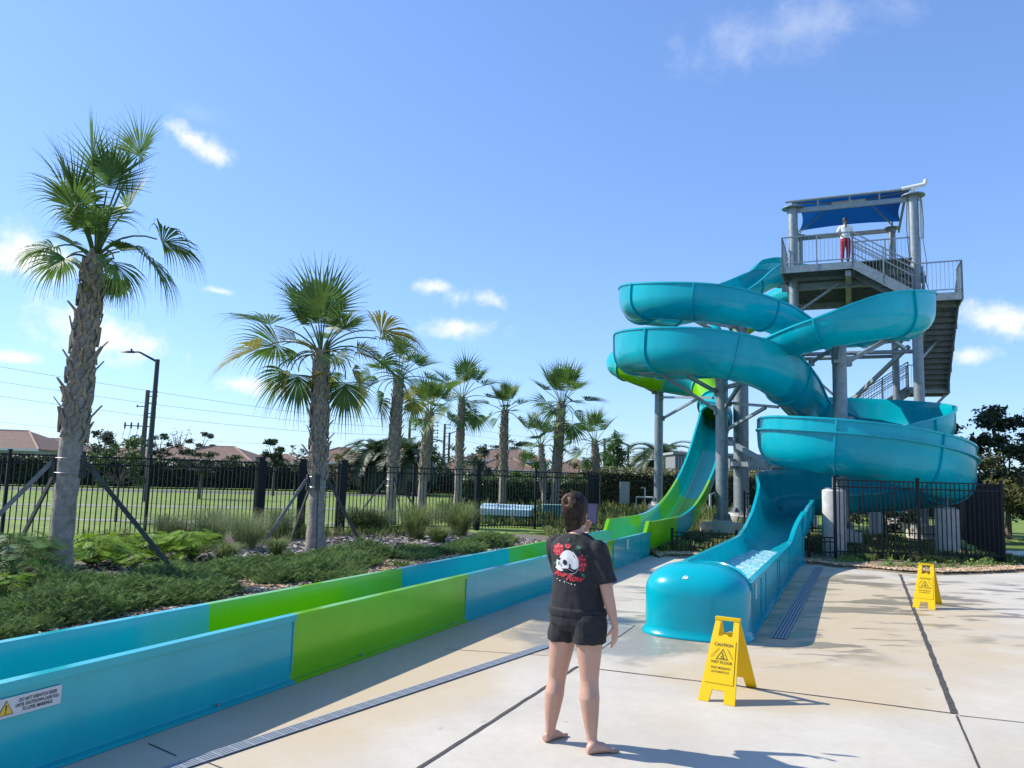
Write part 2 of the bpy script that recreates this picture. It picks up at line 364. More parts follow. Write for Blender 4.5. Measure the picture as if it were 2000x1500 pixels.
def frame_at(pts, i):
    a = V(pts[max(i-1, 0)][:3]); b = V(pts[min(i+1, len(pts)-1)][:3]); T = (b-a).normalized()
    S = T.cross(UZ).normalized(); return T, S, S.cross(T)
def half_profile(h, r, n_arc=8, n_w=3, lean=.05, shield=False):
    """points (u outward, v up) from the bottom centre to the rim"""
    pts = []; amax = math.pi/2 if h >= r else math.acos(max(-1, 1-h/r))
    for k in range(1, n_arc+1):
        a = amax*k/n_arc; pts.append((r*math.sin(a), r*(1-math.cos(a))))
    u0, v0 = pts[-1]
    for k in range(1, n_w+1):
        t = k/n_w; e = max(0.0, h-v0)
        pts.append((u0+lean*e*t*(1.4-t), v0+e*t))
    return pts
def trough_section(hl, hr, r, th, lip, off=0.0):
    Lp = half_profile(hl, r); Rp = half_profile(hr, r)
    inner = [(-u, v) for u, v in reversed(Lp)]+[(0, 0)]+[(u, v) for u, v in Rp]
    def push(Q, sgn):
        o = []
        for i, (u, v) in enumerate(Q):
            a = Q[max(i-1, 0)]; b = Q[min(i+1, len(Q)-1)]
            tu, tv = b[0]-a[0], b[1]-a[1]; l = math.hypot(tu, tv) or 1
            o.append((u+tv/l*(th+off), v-tu/l*(th+off)))
        return o
    outer = push(inner, 1)
    if off: return inner, outer
    il, ir = inner[0], inner[-1]; ol, orr = outer[0], outer[-1]
    sec = inner+[(ir[0]+.005, ir[1]+.02), (ir[0]+lip, ir[1]+.018), (ir[0]+lip, ir[1]-.03)]+[(orr[0], ir[1]-.03)]+list(reversed(outer[1:-1]))+[(ol[0], il[1]-.03), (il[0]-lip, il[1]-.03), (il[0]-lip, il[1]+.018), (il[0]-.005, il[1]+.02)]
    return sec
def sweep_trough(mb, pts, r, th=.035, lip=.075, mfun=None):
    rings = []
    for i, p in enumerate(pts):
        T, S, U = frame_at(pts, i); c = V(p[:3])
        rings.append([c+S*u+U*v for u, v in trough_section(p[3], p[4], r, th, lip)])
    n = len(rings[0]); vs = [q for g in rings for q in g]
    base = len(mb.v); mb.v += [tuple(q) for q in vs]
    s = 0
    for i in range(len(rings)-1):
        s += (V(pts[i+1][:3])-V(pts[i][:3])).length; mi = mfun(s) if mfun else 0
        for k in range(n):
            mb.f.append(tuple(base+j for j in (i*n+k, i*n+(k+1) % n, (i+1)*n+(k+1) % n, (i+1)*n+k))); mb.m.append(mi)
    mb.f.append(tuple(base+k for k in reversed(range(n)))); mb.m.append(mfun(0) if mfun else 0)
    mb.f.append(tuple(base+(len(rings)-1)*n+k for k in range(n))); mb.m.append(mfun(s) if mfun else 0)
def joint_ring(pts, i, r, th=.035, h=.055, wd=.045):
    """bolted flange round the outside of the trough"""
    T, S, U = frame_at(pts, i); p = pts[i]; c = V(p[:3]); mb = MB()
    _, o1 = trough_section(p[3], p[4], r, th, .07, off=.001); _, o2 = trough_section(p[3], p[4], r, th, .07, off=h)
    rings = []
    for (a, b) in zip(o1, o2):
        A = c+S*a[0]+U*a[1]; B = c+S*b[0]+U*b[1]
        rings.append([A-T*wd/2, B-T*wd/2, B+T*wd/2, A+T*wd/2])
    mb.loft(rings); return mb
def stations(pts, step, start=0.0):
    outp = []; s = 0; nx = start
    for i in range(1, len(pts)):
        s += (V(pts[i][:3])-V(pts[i-1][:3])).length
        if s >= nx: outp.append(i); nx += step
    return outp

# x, y, z of trough bottom, left wall height, right wall height (facing down the ride)
SP = [(12.1, 31.4, 9.9, .75, .75), (11.0, 30.6, 9.72, .75, .75), (10.2, 30.1, 9.45, .8, .85), (9.1, 29.4, 8.75, .6, .95), (7.7, 28.5, 8.0, .5, 1.0), (6.1, 28.0, 7.45, .5, 1.05),
      (4.8, 27.1, 7.25, .5, 1.08), (4.22, 25.3, 7.05, .5, 1.08), (4.8, 23.6, 6.75, .5, 1.0), (6.2, 22.75, 6.5, .5, .95), (7.7, 23.0, 6.35, .5, .72), (8.9, 23.9, 6.22, .62, .55),
      (10.2, 24.4, 6.15, .95, .5), (11.2, 23.7, 6.12, 1.12, .5), (11.4, 22.4, 6.08, 1.15, .5), (10.9, 20.9, 5.9, 1.12, .5), (9.6, 20.05, 5.6, 1.08, .5), (8.3, 20.5, 5.4, .62, .5),
      (7.9, 22.2, 5.35, .5, .7), (8.0, 24.2, 5.3, .5, 1.1), (7.3, 25.9, 5.3, .5, 1.35), (5.9, 26.5, 5.25, .5, 1.32), (4.6, 25.9, 5.2, .5, 1.28), (3.95, 24.3, 5.1, .5, 1.25), (4.5, 22.5, 4.9, .5, 1.22),
      (5.8, 21.75, 4.72, .5, 1.2), (7.2, 21.9, 4.4, .5, 1.15), (8.3, 22.7, 3.95, .6, .95), (9.3, 23.9, 3.6, .9, .6), (10.7, 24.6, 3.4, 1.2, .5), (11.9, 23.9, 3.22, 1.22, .5),
      (12.2, 22.5, 3.0, 1.12, .5), (11.4, 21.4, 2.8, .85, .5), (10.1, 21.25, 2.6, .6, .5), (8.9, 21.8, 2.45, .5, .6), (7.9, 21.75, 2.3, .5, 1.1),
      (7.55, 20.9, 2.18, .5, 1.34), (7.95, 19.8, 2.05, .5, 1.36), (9.1, 19.2, 1.9, .5, 1.34), (10.4, 19.35, 1.68, .5, 1.34), (11.4, 20.15, 1.45, .5, 1.34), (11.75, 21.4, 1.25, .5, 1.32), (11.2, 22.6, 1.05, .5, 1.3),
      (9.9, 23.3, .92, .5, 1.3), (8.5, 23.1, .82, .5, 1.3), (7.85, 22.2, .66, .62, 1.27), (7.42, 20.8, .46, .85, 1.12), (6.82, 19.45, .3, .95, .72), (6.24, 18.2, .2, .95, .50), (5.86, 17.36, .13, .92, .46)]
slide = thing('water_slide', 'tall teal spiral water slide winding down from the steel tower to a splash lane', 'water slide', (7.5, 21, 0))
dense = catmull(SP, 9)
RS = .64
mb = MB(); sweep_trough(mb, dense, RS)
part('flume', mb, TEAL, slide)
for i in stations(dense, 2.05, 1.4):
    if dense[i][1] < 17.6 and dense[i][2] < .3: continue
    part('joint_flange', joint_ring(dense, i, RS), TEAL, slide)
# splash shield bolted on the outer wall of the lowest loop: horizontal seam flange
iA = min(range(len(dense)), key=lambda i: (V(dense[i][:3])-V((7.7, 21.4, 2.25))).length)
iB = min(range(len(dense)), key=lambda i: (V(dense[i][:3])-V((10.6, 23.0, 1.0))).length)
mb = MB(); rings = []
for i in range(iA, iB+1):
    T, S, U = frame_at(dense, i); p = dense[i]; c = V(p[:3]); v = p[4]*.74; u = RS+.035+.02
    rings.append([c+S*u+U*v, c+S*(u+.085)+U*(v+.004), c+S*(u+.085)+U*(v+.045), c+S*u+U*(v+.05)])
mb.loft(rings); part('seam_flange', mb, TEAL, slide)

# straight splash lane (runout)
DR = V((.404, .915, 0)).normalized(); NR = V((DR.y, -DR.x, 0))      # NR points right
r0p = V((2.83, 9.12, 0)) - NR*.56                                    # lane centre at the front end
def lane_pt(s, u, z): return r0p+DR*s+NR*u+UZ*z
mb = MB(); LN = 9.15
rings = []
NS = 40
for k in range(NS+1):
    s = -.1+LN*k/NS
    t = max(0, (s-6.0)/2.8); hR = .58+.47*t*t*(1.6-.6*t); hL = .58+.02*t*t
    fl_ = max(0, (s-7.2)/1.6)**2*.09; mm = min(1, max(0, (s-6.6)/2.2)); cz = lambda u, z, z2: (u, lerp(z, z2, mm)); wi = .50+fl_; wo = .56+fl_
    rings.append([lane_pt(s, -wi, hL), lane_pt(s, -wi+.02, lerp(.34, .44, mm)), lane_pt(s, -.36, lerp(.17, .25, mm)), lane_pt(s, 0, .13), lane_pt(s, .36, lerp(.17, .25, mm)), lane_pt(s, wi-.02, lerp(.34, .44, mm)), lane_pt(s, wi, hR), lane_pt(s, wi+.01, hR+.022),
                  lane_pt(s, wo+.03, hR+.02), lane_pt(s, wo+.03, hR-.025), lane_pt(s, wo, hR-.03), lane_pt(s, wo, .1), lane_pt(s, wo+.0, .03), lane_pt(s, wo+.06, .022), lane_pt(s, wo+.06, .002), lane_pt(s, -wo-.06, .002), lane_pt(s, -wo-.06, .022),
                  lane_pt(s, -wo, .03), lane_pt(s, -wo, hL-.03), lane_pt(s, -wo-.03, hL-.025), lane_pt(s, -wo-.03, hL+.02), lane_pt(s, -wi-.01, hL+.022)])
mb.loft(rings); part('splash_lane', mb, TEAL, slide)
for s in (1.15, 1.75, 3.6, 3.95, 6.1):
    b_ = MB(); b_.box(lane_pt(s, .565, .29), (.022, .012, .52), (DR, NR, UZ)); part('panel_seam', b_, TEAL, slide)
# rounded end cap: hood with a sloping back edge
mb = MB(); rings = []
NA = 28; NZ = 12
front = -.12
def cap_out(a, z):
    """a from -90 (left) to 90 (right) round the nose"""
    t = z/.80
    k = math.sqrt(max(0.0, 1-max(0, (t-.58)/.42)**2.3)) if t > .58 else 1
    flare = .05*max(0, 1-z/.07)
    rx = (.60+flare)*(.12+.88*k); ry = (.56+flare)*(.12+.88*k)
    ca, sa = math.cos(a), math.sin(a); e = .72
    return lane_pt(front-ry*abs(ca)**e, rx*math.copysign(abs(sa)**e, sa), z)
zs = [.004, .03, .06, .1, .2, .32, .4, .46, .52, .57, .62, .66, .70, .73, .755, .775, .79, .797, .80]
for z in zs: rings.append([cap_out(-math.pi/2+math.pi*k/NA, z) for k in range(NA+1)])
mb.loft(rings, caps=False, closed=False)
# roof of the hood running back, its edge curving down to the lane rims
roof = []
for j in range(11):
    t = j/10; row = []
    for k in range(NA+1):
        a = -math.pi/2+math.pi*k/NA; x = math.sin(a)
        x = math.copysign(abs(x)**.72, x)
        back = .62*(1-abs(x)**2.2)
        full = .464+.336*math.sqrt(max(0, 1-min(1, abs(x))**2.3))
        row.append(lane_pt(front+back*t+(0 if abs(x) < .97 else .0), x*.60*.995, full-(.06*t*(1-abs(x)**2))))
    roof.append(row)
mb.loft(roof, caps=False, closed=False)
# flat side cheeks under the arch, then the lip
row = roof[-1]
mb.path([row[k] for k in range(0, NA+1)], .016, 6)
cap_o = part('end_cap', mb, TEAL, slide)
sm = cap_o.modifiers.new('solid', 'SOLIDIFY'); sm.thickness = .012; sm.offset = -1
# maker's mark on the cap: small white wave roundel set into the surface
za_ = .655; A0 = cap_out(-.06, za_); dz_ = cap_out(-.06, za_+.02)-cap_out(-.06, za_-.02); dh_ = cap_out(.02, za_)-cap_out(-.14, za_)
ux = dh_.normalized(); uy = dz_.normalized(); nrm = ux.cross(uy).normalized()
if nrm.dot(-DR) < 0: nrm = -nrm
mb = MB()
def dpt(x, y): return A0+nrm*.0035+ux*x*.001+uy*y*.001
for k in range(20):
    a0_, a1_ = 2*math.pi*k/20, 2*math.pi*(k+1)/20
    if math.sin(a0_) < -.5: continue
    mb.add([dpt(24*math.cos(a0_), 24*math.sin(a0_)), dpt(31*math.cos(a0_), 31*math.sin(a0_)), dpt(31*math.cos(a1_), 31*math.sin(a1_)), dpt(24*math.cos(a1_), 24*math.sin(a1_))], [(0, 1, 2, 3)])
for xx in (-12, 0, 12): mb.add([dpt(xx-5, -14), dpt(xx+5, -14), dpt(xx+5, 10), dpt(xx, 17), dpt(xx-5, 10)], [(0, 1, 2, 3, 4)])
part('round_mark', mb, mat('white_decal', (.75, .78, .78), rough=.4), slide)
# small square notice on the lane side
def notice(parent, centre, ax, az, nrm_):
    b_ = MB(); b_.box(centre, (.16, .20, .004), (ax, az, nrm_)); q = part('notice', b_, mat('notice_grey', (.42, .45, .42), rough=.5), parent)
    b2 = MB()
    for k in range(4): b2.box(centre+az*(.06-.04*k)+nrm_*.004+ax*(.01 if k else -.0), (.10 if k else .12, .008, .003), (ax, az, nrm_))
    for sgn in (-1, 1): b2.box(centre+ax*.076*sgn+nrm_*.004, (.008, .2, .003), (ax, az, nrm_)); b2.box(centre+az*.097*sgn+nrm_*.004, (.144, .008, .003), (ax, az, nrm_))
    part('lines', b2, mat('white_decal', (.75, .78, .78)), q)
notice(slide, lane_pt(.55, .565, .44), DR, UZ, NR)

# rushing water in the splash lane
wm_ = bpy.data.materials.new('rushing_water'); wm_.use_nodes = True; t = wm_.node_tree; b = t.nodes['Principled BSDF']
b.inputs['Roughness'].default_value = .07; b.inputs['IOR'].default_value = 1.33
tc = t.nodes.new('ShaderNodeTexCoord'); mp = t.nodes.new('ShaderNodeMapping'); mp.inputs['Rotation'].default_value = (0, 0, R(23.8)); mp.inputs['Scale'].default_value = (17, 6, 5)
n1 = t.nodes.new('ShaderNodeTexNoise'); n1.inputs['Scale'].default_value = 1.6; n1.inputs['Detail'].default_value = 7; n1.inputs['Roughness'].default_value = .7; n1.inputs['Distortion'].default_value = 1.2
t.links.new(tc.outputs['Object'], mp.inputs[0]); t.links.new(mp.outputs[0], n1.inputs['Vector'])
rp = t.nodes.new('ShaderNodeValToRGB'); rp.color_ramp.elements[0].position = .43; rp.color_ramp.elements[1].position = .60
rp.color_ramp.elements[0].color = (.03, .50, .62, 1); rp.color_ramp.elements[1].color = (.85, .93, .95, 1)
t.links.new(n1.outputs['Fac'], rp.inputs[0]); t.links.new(rp.outputs[0], b.inputs['Base Color'])
bp = t.nodes.new('ShaderNodeBump'); bp.inputs['Strength'].default_value = .9; bp.inputs['Distance'].default_value = .015
t.links.new(n1.outputs['Fac'], bp.inputs['Height']); t.links.new(bp.outputs[0], b.inputs['Normal'])
mb = MB(); rings = []
rw = random.Random(3)
for k in range(61):
    s = .1+8.4*k/60; row = []
    for j in range(13):
        u = -.46+.92*j/12; row.append(lane_pt(s, u, .30+.012*math.sin(s*9+j*1.3)+rw.uniform(-.006, .007)-.012*max(0, s-5)))
    rings.append(row)
mb.loft(rings, caps=False, closed=False)
struct('water', mb, wm_, smooth=True)
# ------------------------------------------------------------------ green and blue speed slide with its long shutdown lane
race = thing('speed_slide', 'blue and lime green speed slide with a long low shutdown lane beside the planting bed', 'water slide', (3.25, 17.88, 0))
RO = V((3.25, 17.88, 0))                    # far end of the outer wall on the ground
DG = V((.4035, .9150, 0)).normalized(); NG = V((DG.y, -DG.x, 0))  # right
def gp(s, u, z): return RO+DG*s+NG*u+UZ*z          # u: 0 = outer face of the right wall, -0.98 = left wall
WL = -.95
# panel boundaries of the outer wall measured from the far end
def s_of(px, py, z): return (G(px, py, z)-RO).dot(DG)
cuts_out = [(-30, 0), (s_of(577, 1336, 0), 1), (s_of(903, 1213, 0), 0), (s_of(1180, 1060, .53), 1), (s_of(1192, 1056, .53), 0)]
cuts_in = [(-30, 0), (s_of(411, 1185, .53), 1), (s_of(771, 1112, .53), 0), (s_of(971, 1072, .53), 1), (s_of(1060, 1057, .53), 0)]
def wall_piece(cuts, s0, s1, prof, mb_by):
    bounds = [c[0] for c in cuts]+[99]
    for (c, m), e in zip(cuts, bounds[1:]):
        a, b2 = max(c, s0), min(e, s1)
        if b2-a < .01: continue
        rings = [[gp(s, u, z) for u, z in prof] for s in (a, b2)]
        mb_by.append((m, rings))
H = .53
profR = [(-.07, .20), (-.05, H), (-.045, H+.02), (.03, H+.02), (.03, H-.03), (0, H-.035), (0, .07), (.0, .03), (.05, .025), (.05, .003), (-.12, .003)]
profL = [(WL+.07, .20), (WL+.05, H), (WL+.045, H+.02), (WL-.03, H+.02), (WL-.03, H-.03), (WL, H-.035), (WL, .003), (WL+.12, .003)]
S0 = -17.5
def emit(name, pieces):
    for m, rings in pieces:
        b_ = MB(); b_.loft(rings); part(name, b_, LIME if m else BLUE, race, label='lime green wall panel' if m else 'blue wall panel', ang=50)
pc = []; wall_piece(cuts_out, S0, .0, profR, pc); emit('outer_wall', pc)
pc = []; wall_piece(cuts_in, S0, .0, profL, pc); emit('inner_wall', pc)
pf = [(WL+.07, .17), (WL+.14, .10), (-.14, .10), (-.07, .17), (-.07, .19), (-.12, .03), (WL+.12, .03), (WL+.07, .19)]
pc = []; wall_piece(cuts_in, S0, .2, pf, pc); emit('lane_floor', pc)
# thin vertical seams of the joints
for c, m in cuts_out[1:]:
    b_ = MB(); b_.box(gp(c, .004, H/2+.03), (.012, .010, H-.1), (DG, NG, UZ)); part('panel_seam', b_, mat('seam_pale', (.10, .38, .36)), race)
for s in (-3.0, -1.55):
    b_ = MB(); b_.box(gp(s, .004, H/2+.05), (.016, .010, H-.14), (DG, NG, UZ)); part('panel_seam', b_, mat('seam_pale', (.10, .38, .36)), race)
b_ = MB(); b_.box(gp(-.42, .008, .30), (.84, .016, .50), (DG, NG, UZ)); part('end_panel', b_, BLUE, race)
notice(race, gp(-1.95, .012, .40), DG, UZ, NG)
# anchor bolts along the foot
for s in (-15.1, -13.2, -11.4, -9.6, -7.8, -6, -4.3):
    b_ = MB(); b_.tube(gp(s, .03, .02), gp(s, .03, .045), .014, n=8); part('anchor_bolt', b_, STEEL, race)
# steep chute: x along the run, floor height, wall height
CP = []
for s, zf, h in [(.0, .10, .66), (1.5, .10, .66), (3.4, .12, .66), (5.0, .28, .66), (6.4, .58, .66), (7.8, 1.02, .66), (9.1, 1.55, .66), (10.4, 2.22, .68), (11.6, 2.98, .72), (12.8, 3.72, .8)]:
    p = gp(s, WL/2, zf); CP.append((p.x, p.y, p.z, h, h))
CP.reverse()                                # ride direction runs down towards the camera
dc = catmull(CP, 8)
def mg(s):  # s from the top
    for lim, m in ((1.7, 0), (5.2, 0), (8.1, 1), (10.6, 0), (99, 1)):
        if s < lim: return m
tot = sum((V(dc[i+1][:3])-V(dc[i][:3])).length for i in range(len(dc)-1))
base_profile = half_profile
def flat_profile(h, r, n_arc=8, n_w=3, lean=.05, shield=False):
    rr = .22; pts = [(r-rr, 0.0)]
    for k in range(1, n_arc): a = math.pi/2*k/(n_arc-1); pts.append((r-rr+rr*math.sin(a), rr*(1-math.cos(a))))
    for k in range(1, n_w+1): pts.append((r+.02*k/n_w, rr+(h-rr)*k/n_w))
    return pts
half_profile = flat_profile
segs = {0: MB(), 1: MB()}
# split into panels so that each keeps its colour
cuts = [0]; s = 0; cur = mg(0); runs = []; start = 0
for i in range(1, len(dc)):
    s += (V(dc[i][:3])-V(dc[i-1][:3])).length
    if mg(s) != cur or i == len(dc)-1:
        runs.append((start, i, cur)); start = i; cur = mg(s)
for a, b2, m in runs:
    q = MB(); sweep_trough(q, dc[a:b2+1], .46); part('chute', q, LIME if m else BLUE, race, label='lime green chute section' if m else 'blue chute section')
# stepped ends of the tall walls, sloping down onto the lane rim
for u0, u1 in ((WL-.03, WL+.05), (-.05, .03)):
    q = MB(); z1 = .79
    q.prism([gp(-.42, u0, .54), gp(.02, u0, .54), gp(.02, u0, z1), gp(-.16, u0, z1)], NG*(u1-u0)); part('end_flare', q, LIME, race)
half_profile = base_profile
# enclosed tube that feeds the chute from behind the tower
topc = V(dc[0][:3])+UZ*.52
TP = [tuple(V(dc[3][:3])+UZ*.56), tuple(topc), (8.25, 31.5, 5.0), (8.1, 32.5, 5.75), (7.2, 33.05, 6.0), (6.1, 33.2, 6.2), (5.25, 33.6, 6.55), (4.85, 34.5, 6.9), (5.3, 35.5, 7.1), (7, 36.0, 7.5), (9.8, 35.4, 8.6), (12.0, 34.2, 9.9), (13.0, 33.3, 10.3)]
tp = catmull(TP, 8); s = 0; start = 0; panel = 0
lens = [0]
for i in range(1, len(tp)): lens.append(lens[-1]+(V(tp[i])-V(tp[i-1])).length)
pan = 1.75; k = 0
cols = [0, 1, 0, 1, 0, 1, 1, 0, 1, 0, 1, 0, 1, 0]
while k*pan < lens[-1]:
    idx = [i for i in range(len(tp)) if k*pan-1e-6 <= lens[i] <= (k+1)*pan+.25]
    if len(idx) > 1:
        q = MB(); q.path([tp[i] for i in idx], .60 if k == 0 else .61, 28, caps=False)
        o = part('tube', q, LIME if cols[k % 14] else BLUE, race, label='lime green tube section' if cols[k % 14] else 'blue tube section')
        sm = o.modifiers.new('solid', 'SOLIDIFY'); sm.thickness = .03; sm.offset = -1
        q = MB(); e = V(tp[idx[0]]); d = (V(tp[idx[1]])-e).normalized(); q.tube(e-d*.03, e+d*.03, .66, n=28, caps=False)
        o = part('joint_flange', q, BLUE, race); sm = o.modifiers.new('solid', 'SOLIDIFY'); sm.thickness = .05; sm.offset = -1
    k += 1
# ------------------------------------------------------------------ steel stair tower
T0 = V((10.57, 28.5, 0))
def tp_(a, b, z): return T0+E1*a+E2*b+UZ*z
tower = thing('slide_tower', 'tall galvanised steel stair tower with railings and a blue shade canopy on top', 'tower', T0)
PZ = 9.60
POSTS = [(0, 0, .175, 12.2), (4.1, 0, .175, 12.2), (0, 4.2, .14, 12.35), (3.6, 4.2, .14, 12.35)]
for a, b, r_, zt in POSTS:
    q = MB(); q.tube(tp_(a, b, 0), tp_(a, b, zt), r_, n=20); o = part('post', q, STEEL, tower)
    q = MB(); q.tube(tp_(a, b, zt), tp_(a, b, zt+.035), .40 if b == 0 else .3, n=28); q.tube(tp_(a, b, zt+.03), tp_(a, b, zt+.30), .06, n=10); part('cap_plate', q, STEEL, o)
    q = MB(); q.tube(tp_(a, b, 0), tp_(a, b, .45), .55, n=24); part('footing', q, CONC, o)
def deck_plate(name, a0, a1, b0, b1, z, joists=True):
    q = MB(); q.box(tp_((a0+a1)/2, (b0+b1)/2, z-.02), (a1-a0, b1-b0, .035), (E1, E2, UZ)); part(name, q, STEEL_D, tower)
    q = MB(); d = .26
    q.box(tp_((a0+a1)/2, b0+.02, z-d/2), (a1-a0, .05, d), (E1, E2, UZ)); q.box(tp_((a0+a1)/2, b1-.02, z-d/2-.003), (a1-a0-.004, .05, d), (E1, E2, UZ))
    q.box(tp_(a0-.03, (b0+b1)/2, z-d/2), (.05, b1-b0, d), (E1, E2, UZ)); q.box(tp_(a1+.03, (b0+b1)/2, z-d/2), (.05, b1-b0, d), (E1, E2, UZ))
    part('edge_beam', q, STEEL, tower)
    q = MB(); b = b0+.3
    while b < b1-.1: q.box(tp_((a0+a1)/2, b, z-.10), (a1-a0-.06, .045, .12), (E1, E2, UZ)); b += .30
    part('joists', q, STEEL_D, tower)
deck_plate('platform', -.3, 2.05, -1.35, -.01, PZ); deck_plate('platform', -.3, 4.3, .04, 4.6, PZ)
q = MB(); q.box(tp_(3.0, -.65, PZ-.02), (1.85, 1.27, .035), (E1, E2, UZ))
for b in (0.3, 3.9): q.box(tp_(2.0, b, PZ-.42), (4.9, .12, .26), (E1, E2, UZ))
q.bar(tp_(1.9, -1.2, PZ-.38), tp_(1.9, 4.4, PZ-.38), .2, .2); part('floor_beams', q, STEEL, tower)
def railing(pts, name='railing', h=1.07, handrail=False, drop=.22):
    """pts: list of tower coordinates (a, b, z) of the floor line"""
    q = MB(); pk = MB(); P_ = [tp_(*p) for p in pts]
    for a, b in zip(P_, P_[1:]):
        ln = (b-a).length; n = max(1, round(ln/1.25)); d = (b-a)
        for k in range(n+1): p = a+d*(k/n); q.bar(p-UZ*drop, p+UZ*h, .05, .05, d)
        q.bar(a+UZ*h, b+UZ*h, .05, .04); q.bar(a+UZ*.10, b+UZ*.10, .035, .035)
        if handrail:
            for hh in (.88, .62): q.bar(a+UZ*hh, b+UZ*hh, .035, .035)
        m_ = int(ln/.125)
        for k in range(1, m_): p = a+d*(k/m_); pk.bar(p+UZ*.10, p+UZ*(h-.02 if not handrail else h), .012, .012, d)
    o = part(name, q, STEEL, tower); part('balusters', pk, STEEL, o)
railing([(-.3, 1.0, PZ), (-.3, -1.35, PZ), (2.05, -1.35, PZ)])
railing([(4.28, .1, PZ), (4.28, 4.6, PZ), (1.4, 4.6, PZ)])
railing([(2.1, -.06, PZ), (4.2, -.06, PZ)])
def flight(p0, p1, wvec, n, open_=True):
    """stair between two floor points of its near edge; wvec = width vector (a, b)"""
    A, B = tp_(*p0), tp_(*p1); W = E1*wvec[0]+E2*wvec[1]; Wn = W.normalized(); d = B-A; h = V((d.x, d.y, 0)).normalized()
    q = MB()
    for off in (0, 1): q.bar(A+W*off-UZ*.10, B+W*off-UZ*.10, .05, .30)
    part('stringer', q, STEEL, tower)
    q = MB()
    for k in range(n):
        c = A+d*((k+.5)/n)+W*.5-UZ*.02; q.box(c, (W.length-.06, .29, .035), (Wn, h, UZ)); q.box(c+h*.14-UZ*.09, (W.length-.06, .012, .16), (Wn, h, UZ))
    part('treads', q, STEEL_D, tower)
L1 = 8.27; L2 = 5.7
flight((2.05, -1.35, PZ), (4.0, -1.35, L1), (0, 1.15), 8)
railing([(2.05, -1.35, PZ), (4.0, -1.35, L1)], handrail=True); railing([(2.05, -.22, PZ), (4.0, -.22, L1)], handrail=True)
deck_plate('landing', 4.05, 5.35, -1.35, -.15, L1)
railing([(4.0, -1.35, L1), (5.38, -1.35, L1), (5.38, -.15, L1)])
flight((4.4, -.15, L1), (4.4, 3.9, L2), (.98, 0), 15)
railing([(4.36, -.15, L1), (4.36, 3.9, L2)], handrail=True); railing([(5.42, -.15, L1), (5.42, 3.9, L2)], handrail=True)
deck_plate('landing', 4.1, 5.42, 3.95, 5.3, L2)
railing([(5.45, 3.95, L2), (5.45, 5.3, L2), (4.1, 5.3, L2)])
flight((4.05, 4.4, L2), (.3, 4.4, 3.2), (0, .95), 14)
railing([(4.05, 4.36, L2), (.3, 4.36, 3.2)], handrail=True); railing([(4.05, 5.4, L2), (.3, 5.4, 3.2)], handrail=True)
deck_plate('landing', -1.1, .25, 4.0, 5.4, 3.2)
flight((-1.1, 4.0, 3.2), (-1.1, -.2, .1), (1.2, 0), 17)
# beam under the second landing with its knee brace, and the long stair brace
q = MB()
q.bar(tp_(5.35, 4.2, L2-.30), tp_(4.4, 4.2, L2-1.35), .1, .1); q.bar(tp_(5.2, 2.2, 7.6), tp_(4.2, .25, 6.3), .1, .1)
for z in (7.35, 6.55): q.tube(tp_(.0, 2.2 if z > 7 else .1, z), tp_(4.0, 2.2 if z > 7 else .1, z-.02), .075, n=10)
q.tube(tp_(0, 0, 7.3), tp_(0, 4.2, 7.3), .07, n=10); q.tube(tp_(3.9, 0, 7.3), tp_(3.6, 4.2, 7.3), .07, n=10)
q.bar(tp_(0, 2.0, 6.7), tp_(2.0, 2.0, 8.9), .09, .09); q.bar(tp_(0, 2.0, 6.5), tp_(1.6, 2.0, 4.9), .09, .09); q.bar(tp_(1.2, 3.6, 4.4), tp_(3.9, 1.2, 6.9), .13, .13)
q.bar(tp_(0, .1, PZ-1.5), tp_(1.6, .1, PZ-.4), .08, .08); q.tube(tp_(0, 4.2, 7.0), tp_(3.6, 4.2, 7.0), .075, n=10)
q.tube(tp_(0, 0, 3.4), tp_(4.1, 0, 3.4), .075, n=10)
part('bracing', q, STEEL, tower)
# canopy: hip roof of blue shade cloth on a pipe frame
FAB = mat('blue_shade_cloth', (.0, .06, .24), rough=.85, trans=.35)
def hipz(a, b):
    a0, a1, b0, b1 = 0, 4.1, -.12, 4.2
    ta = min(1, min(a-a0, a1-a)/1.35); tb = min(b-b0, b1-b)/2.16
    return 12.5+.12*(b/4.2)+.55*max(0, min(ta, tb))
q = MB(); rings = []; n = 26
for i in range(n+1):
    s_ = i/n; row = []
    for j in range(n+1):
        t_ = j/n
        sa = .0+4.1*s_; sb = -.12+4.32*t_
        # catenary edges
        ea = .24*4*t_*(1-t_)*(1-2*s_)*abs(1-2*s_)**2; eb = .30*4*s_*(1-s_)*(1-2*t_)*abs(1-2*t_)**3
        z = hipz(sa, sb); rings_p = tp_(sa+ea-(.15*s_*t_), sb+eb*(.3 if t_ < .5 else 1.0), z); row.append(rings_p)
    rings.append(row)
q.loft(rings, caps=False, closed=False)
can = part('canopy', q, FAB, tower, ang=20)
q = MB()
q.box(tp_(2.05, -.02, 12.10), (4.5, .09, .17), (E1, E2, UZ)); part('front_beam', q, STEEL, tower)
q = MB(); q.box(tp_(1.8, 4.2, 12.28), (3.9, .09, .17), (E1, E2, UZ)); q.box(tp_(0, 2.1, 12.2), (.07, 4.1, .12), (E1, E2, UZ)); q.box(tp_(3.85, 2.1, 12.2), (.07, 4.1, .12), (E1, E2, UZ))
part('canopy_frame', q, STEEL, tower)
q = MB(); q.tube(tp_(-.25, -.1, 12.46), tp_(4.1, -.1, 12.46), .045, n=10)
for a in (.9, 2.0, 3.0): q.bar(tp_(a, -.06, 12.18), tp_(a, -.09, 12.44), .05, .05)
ra, rb = tp_(1.35, 2.04, 12.98), tp_(2.6, 2.04, 12.98)
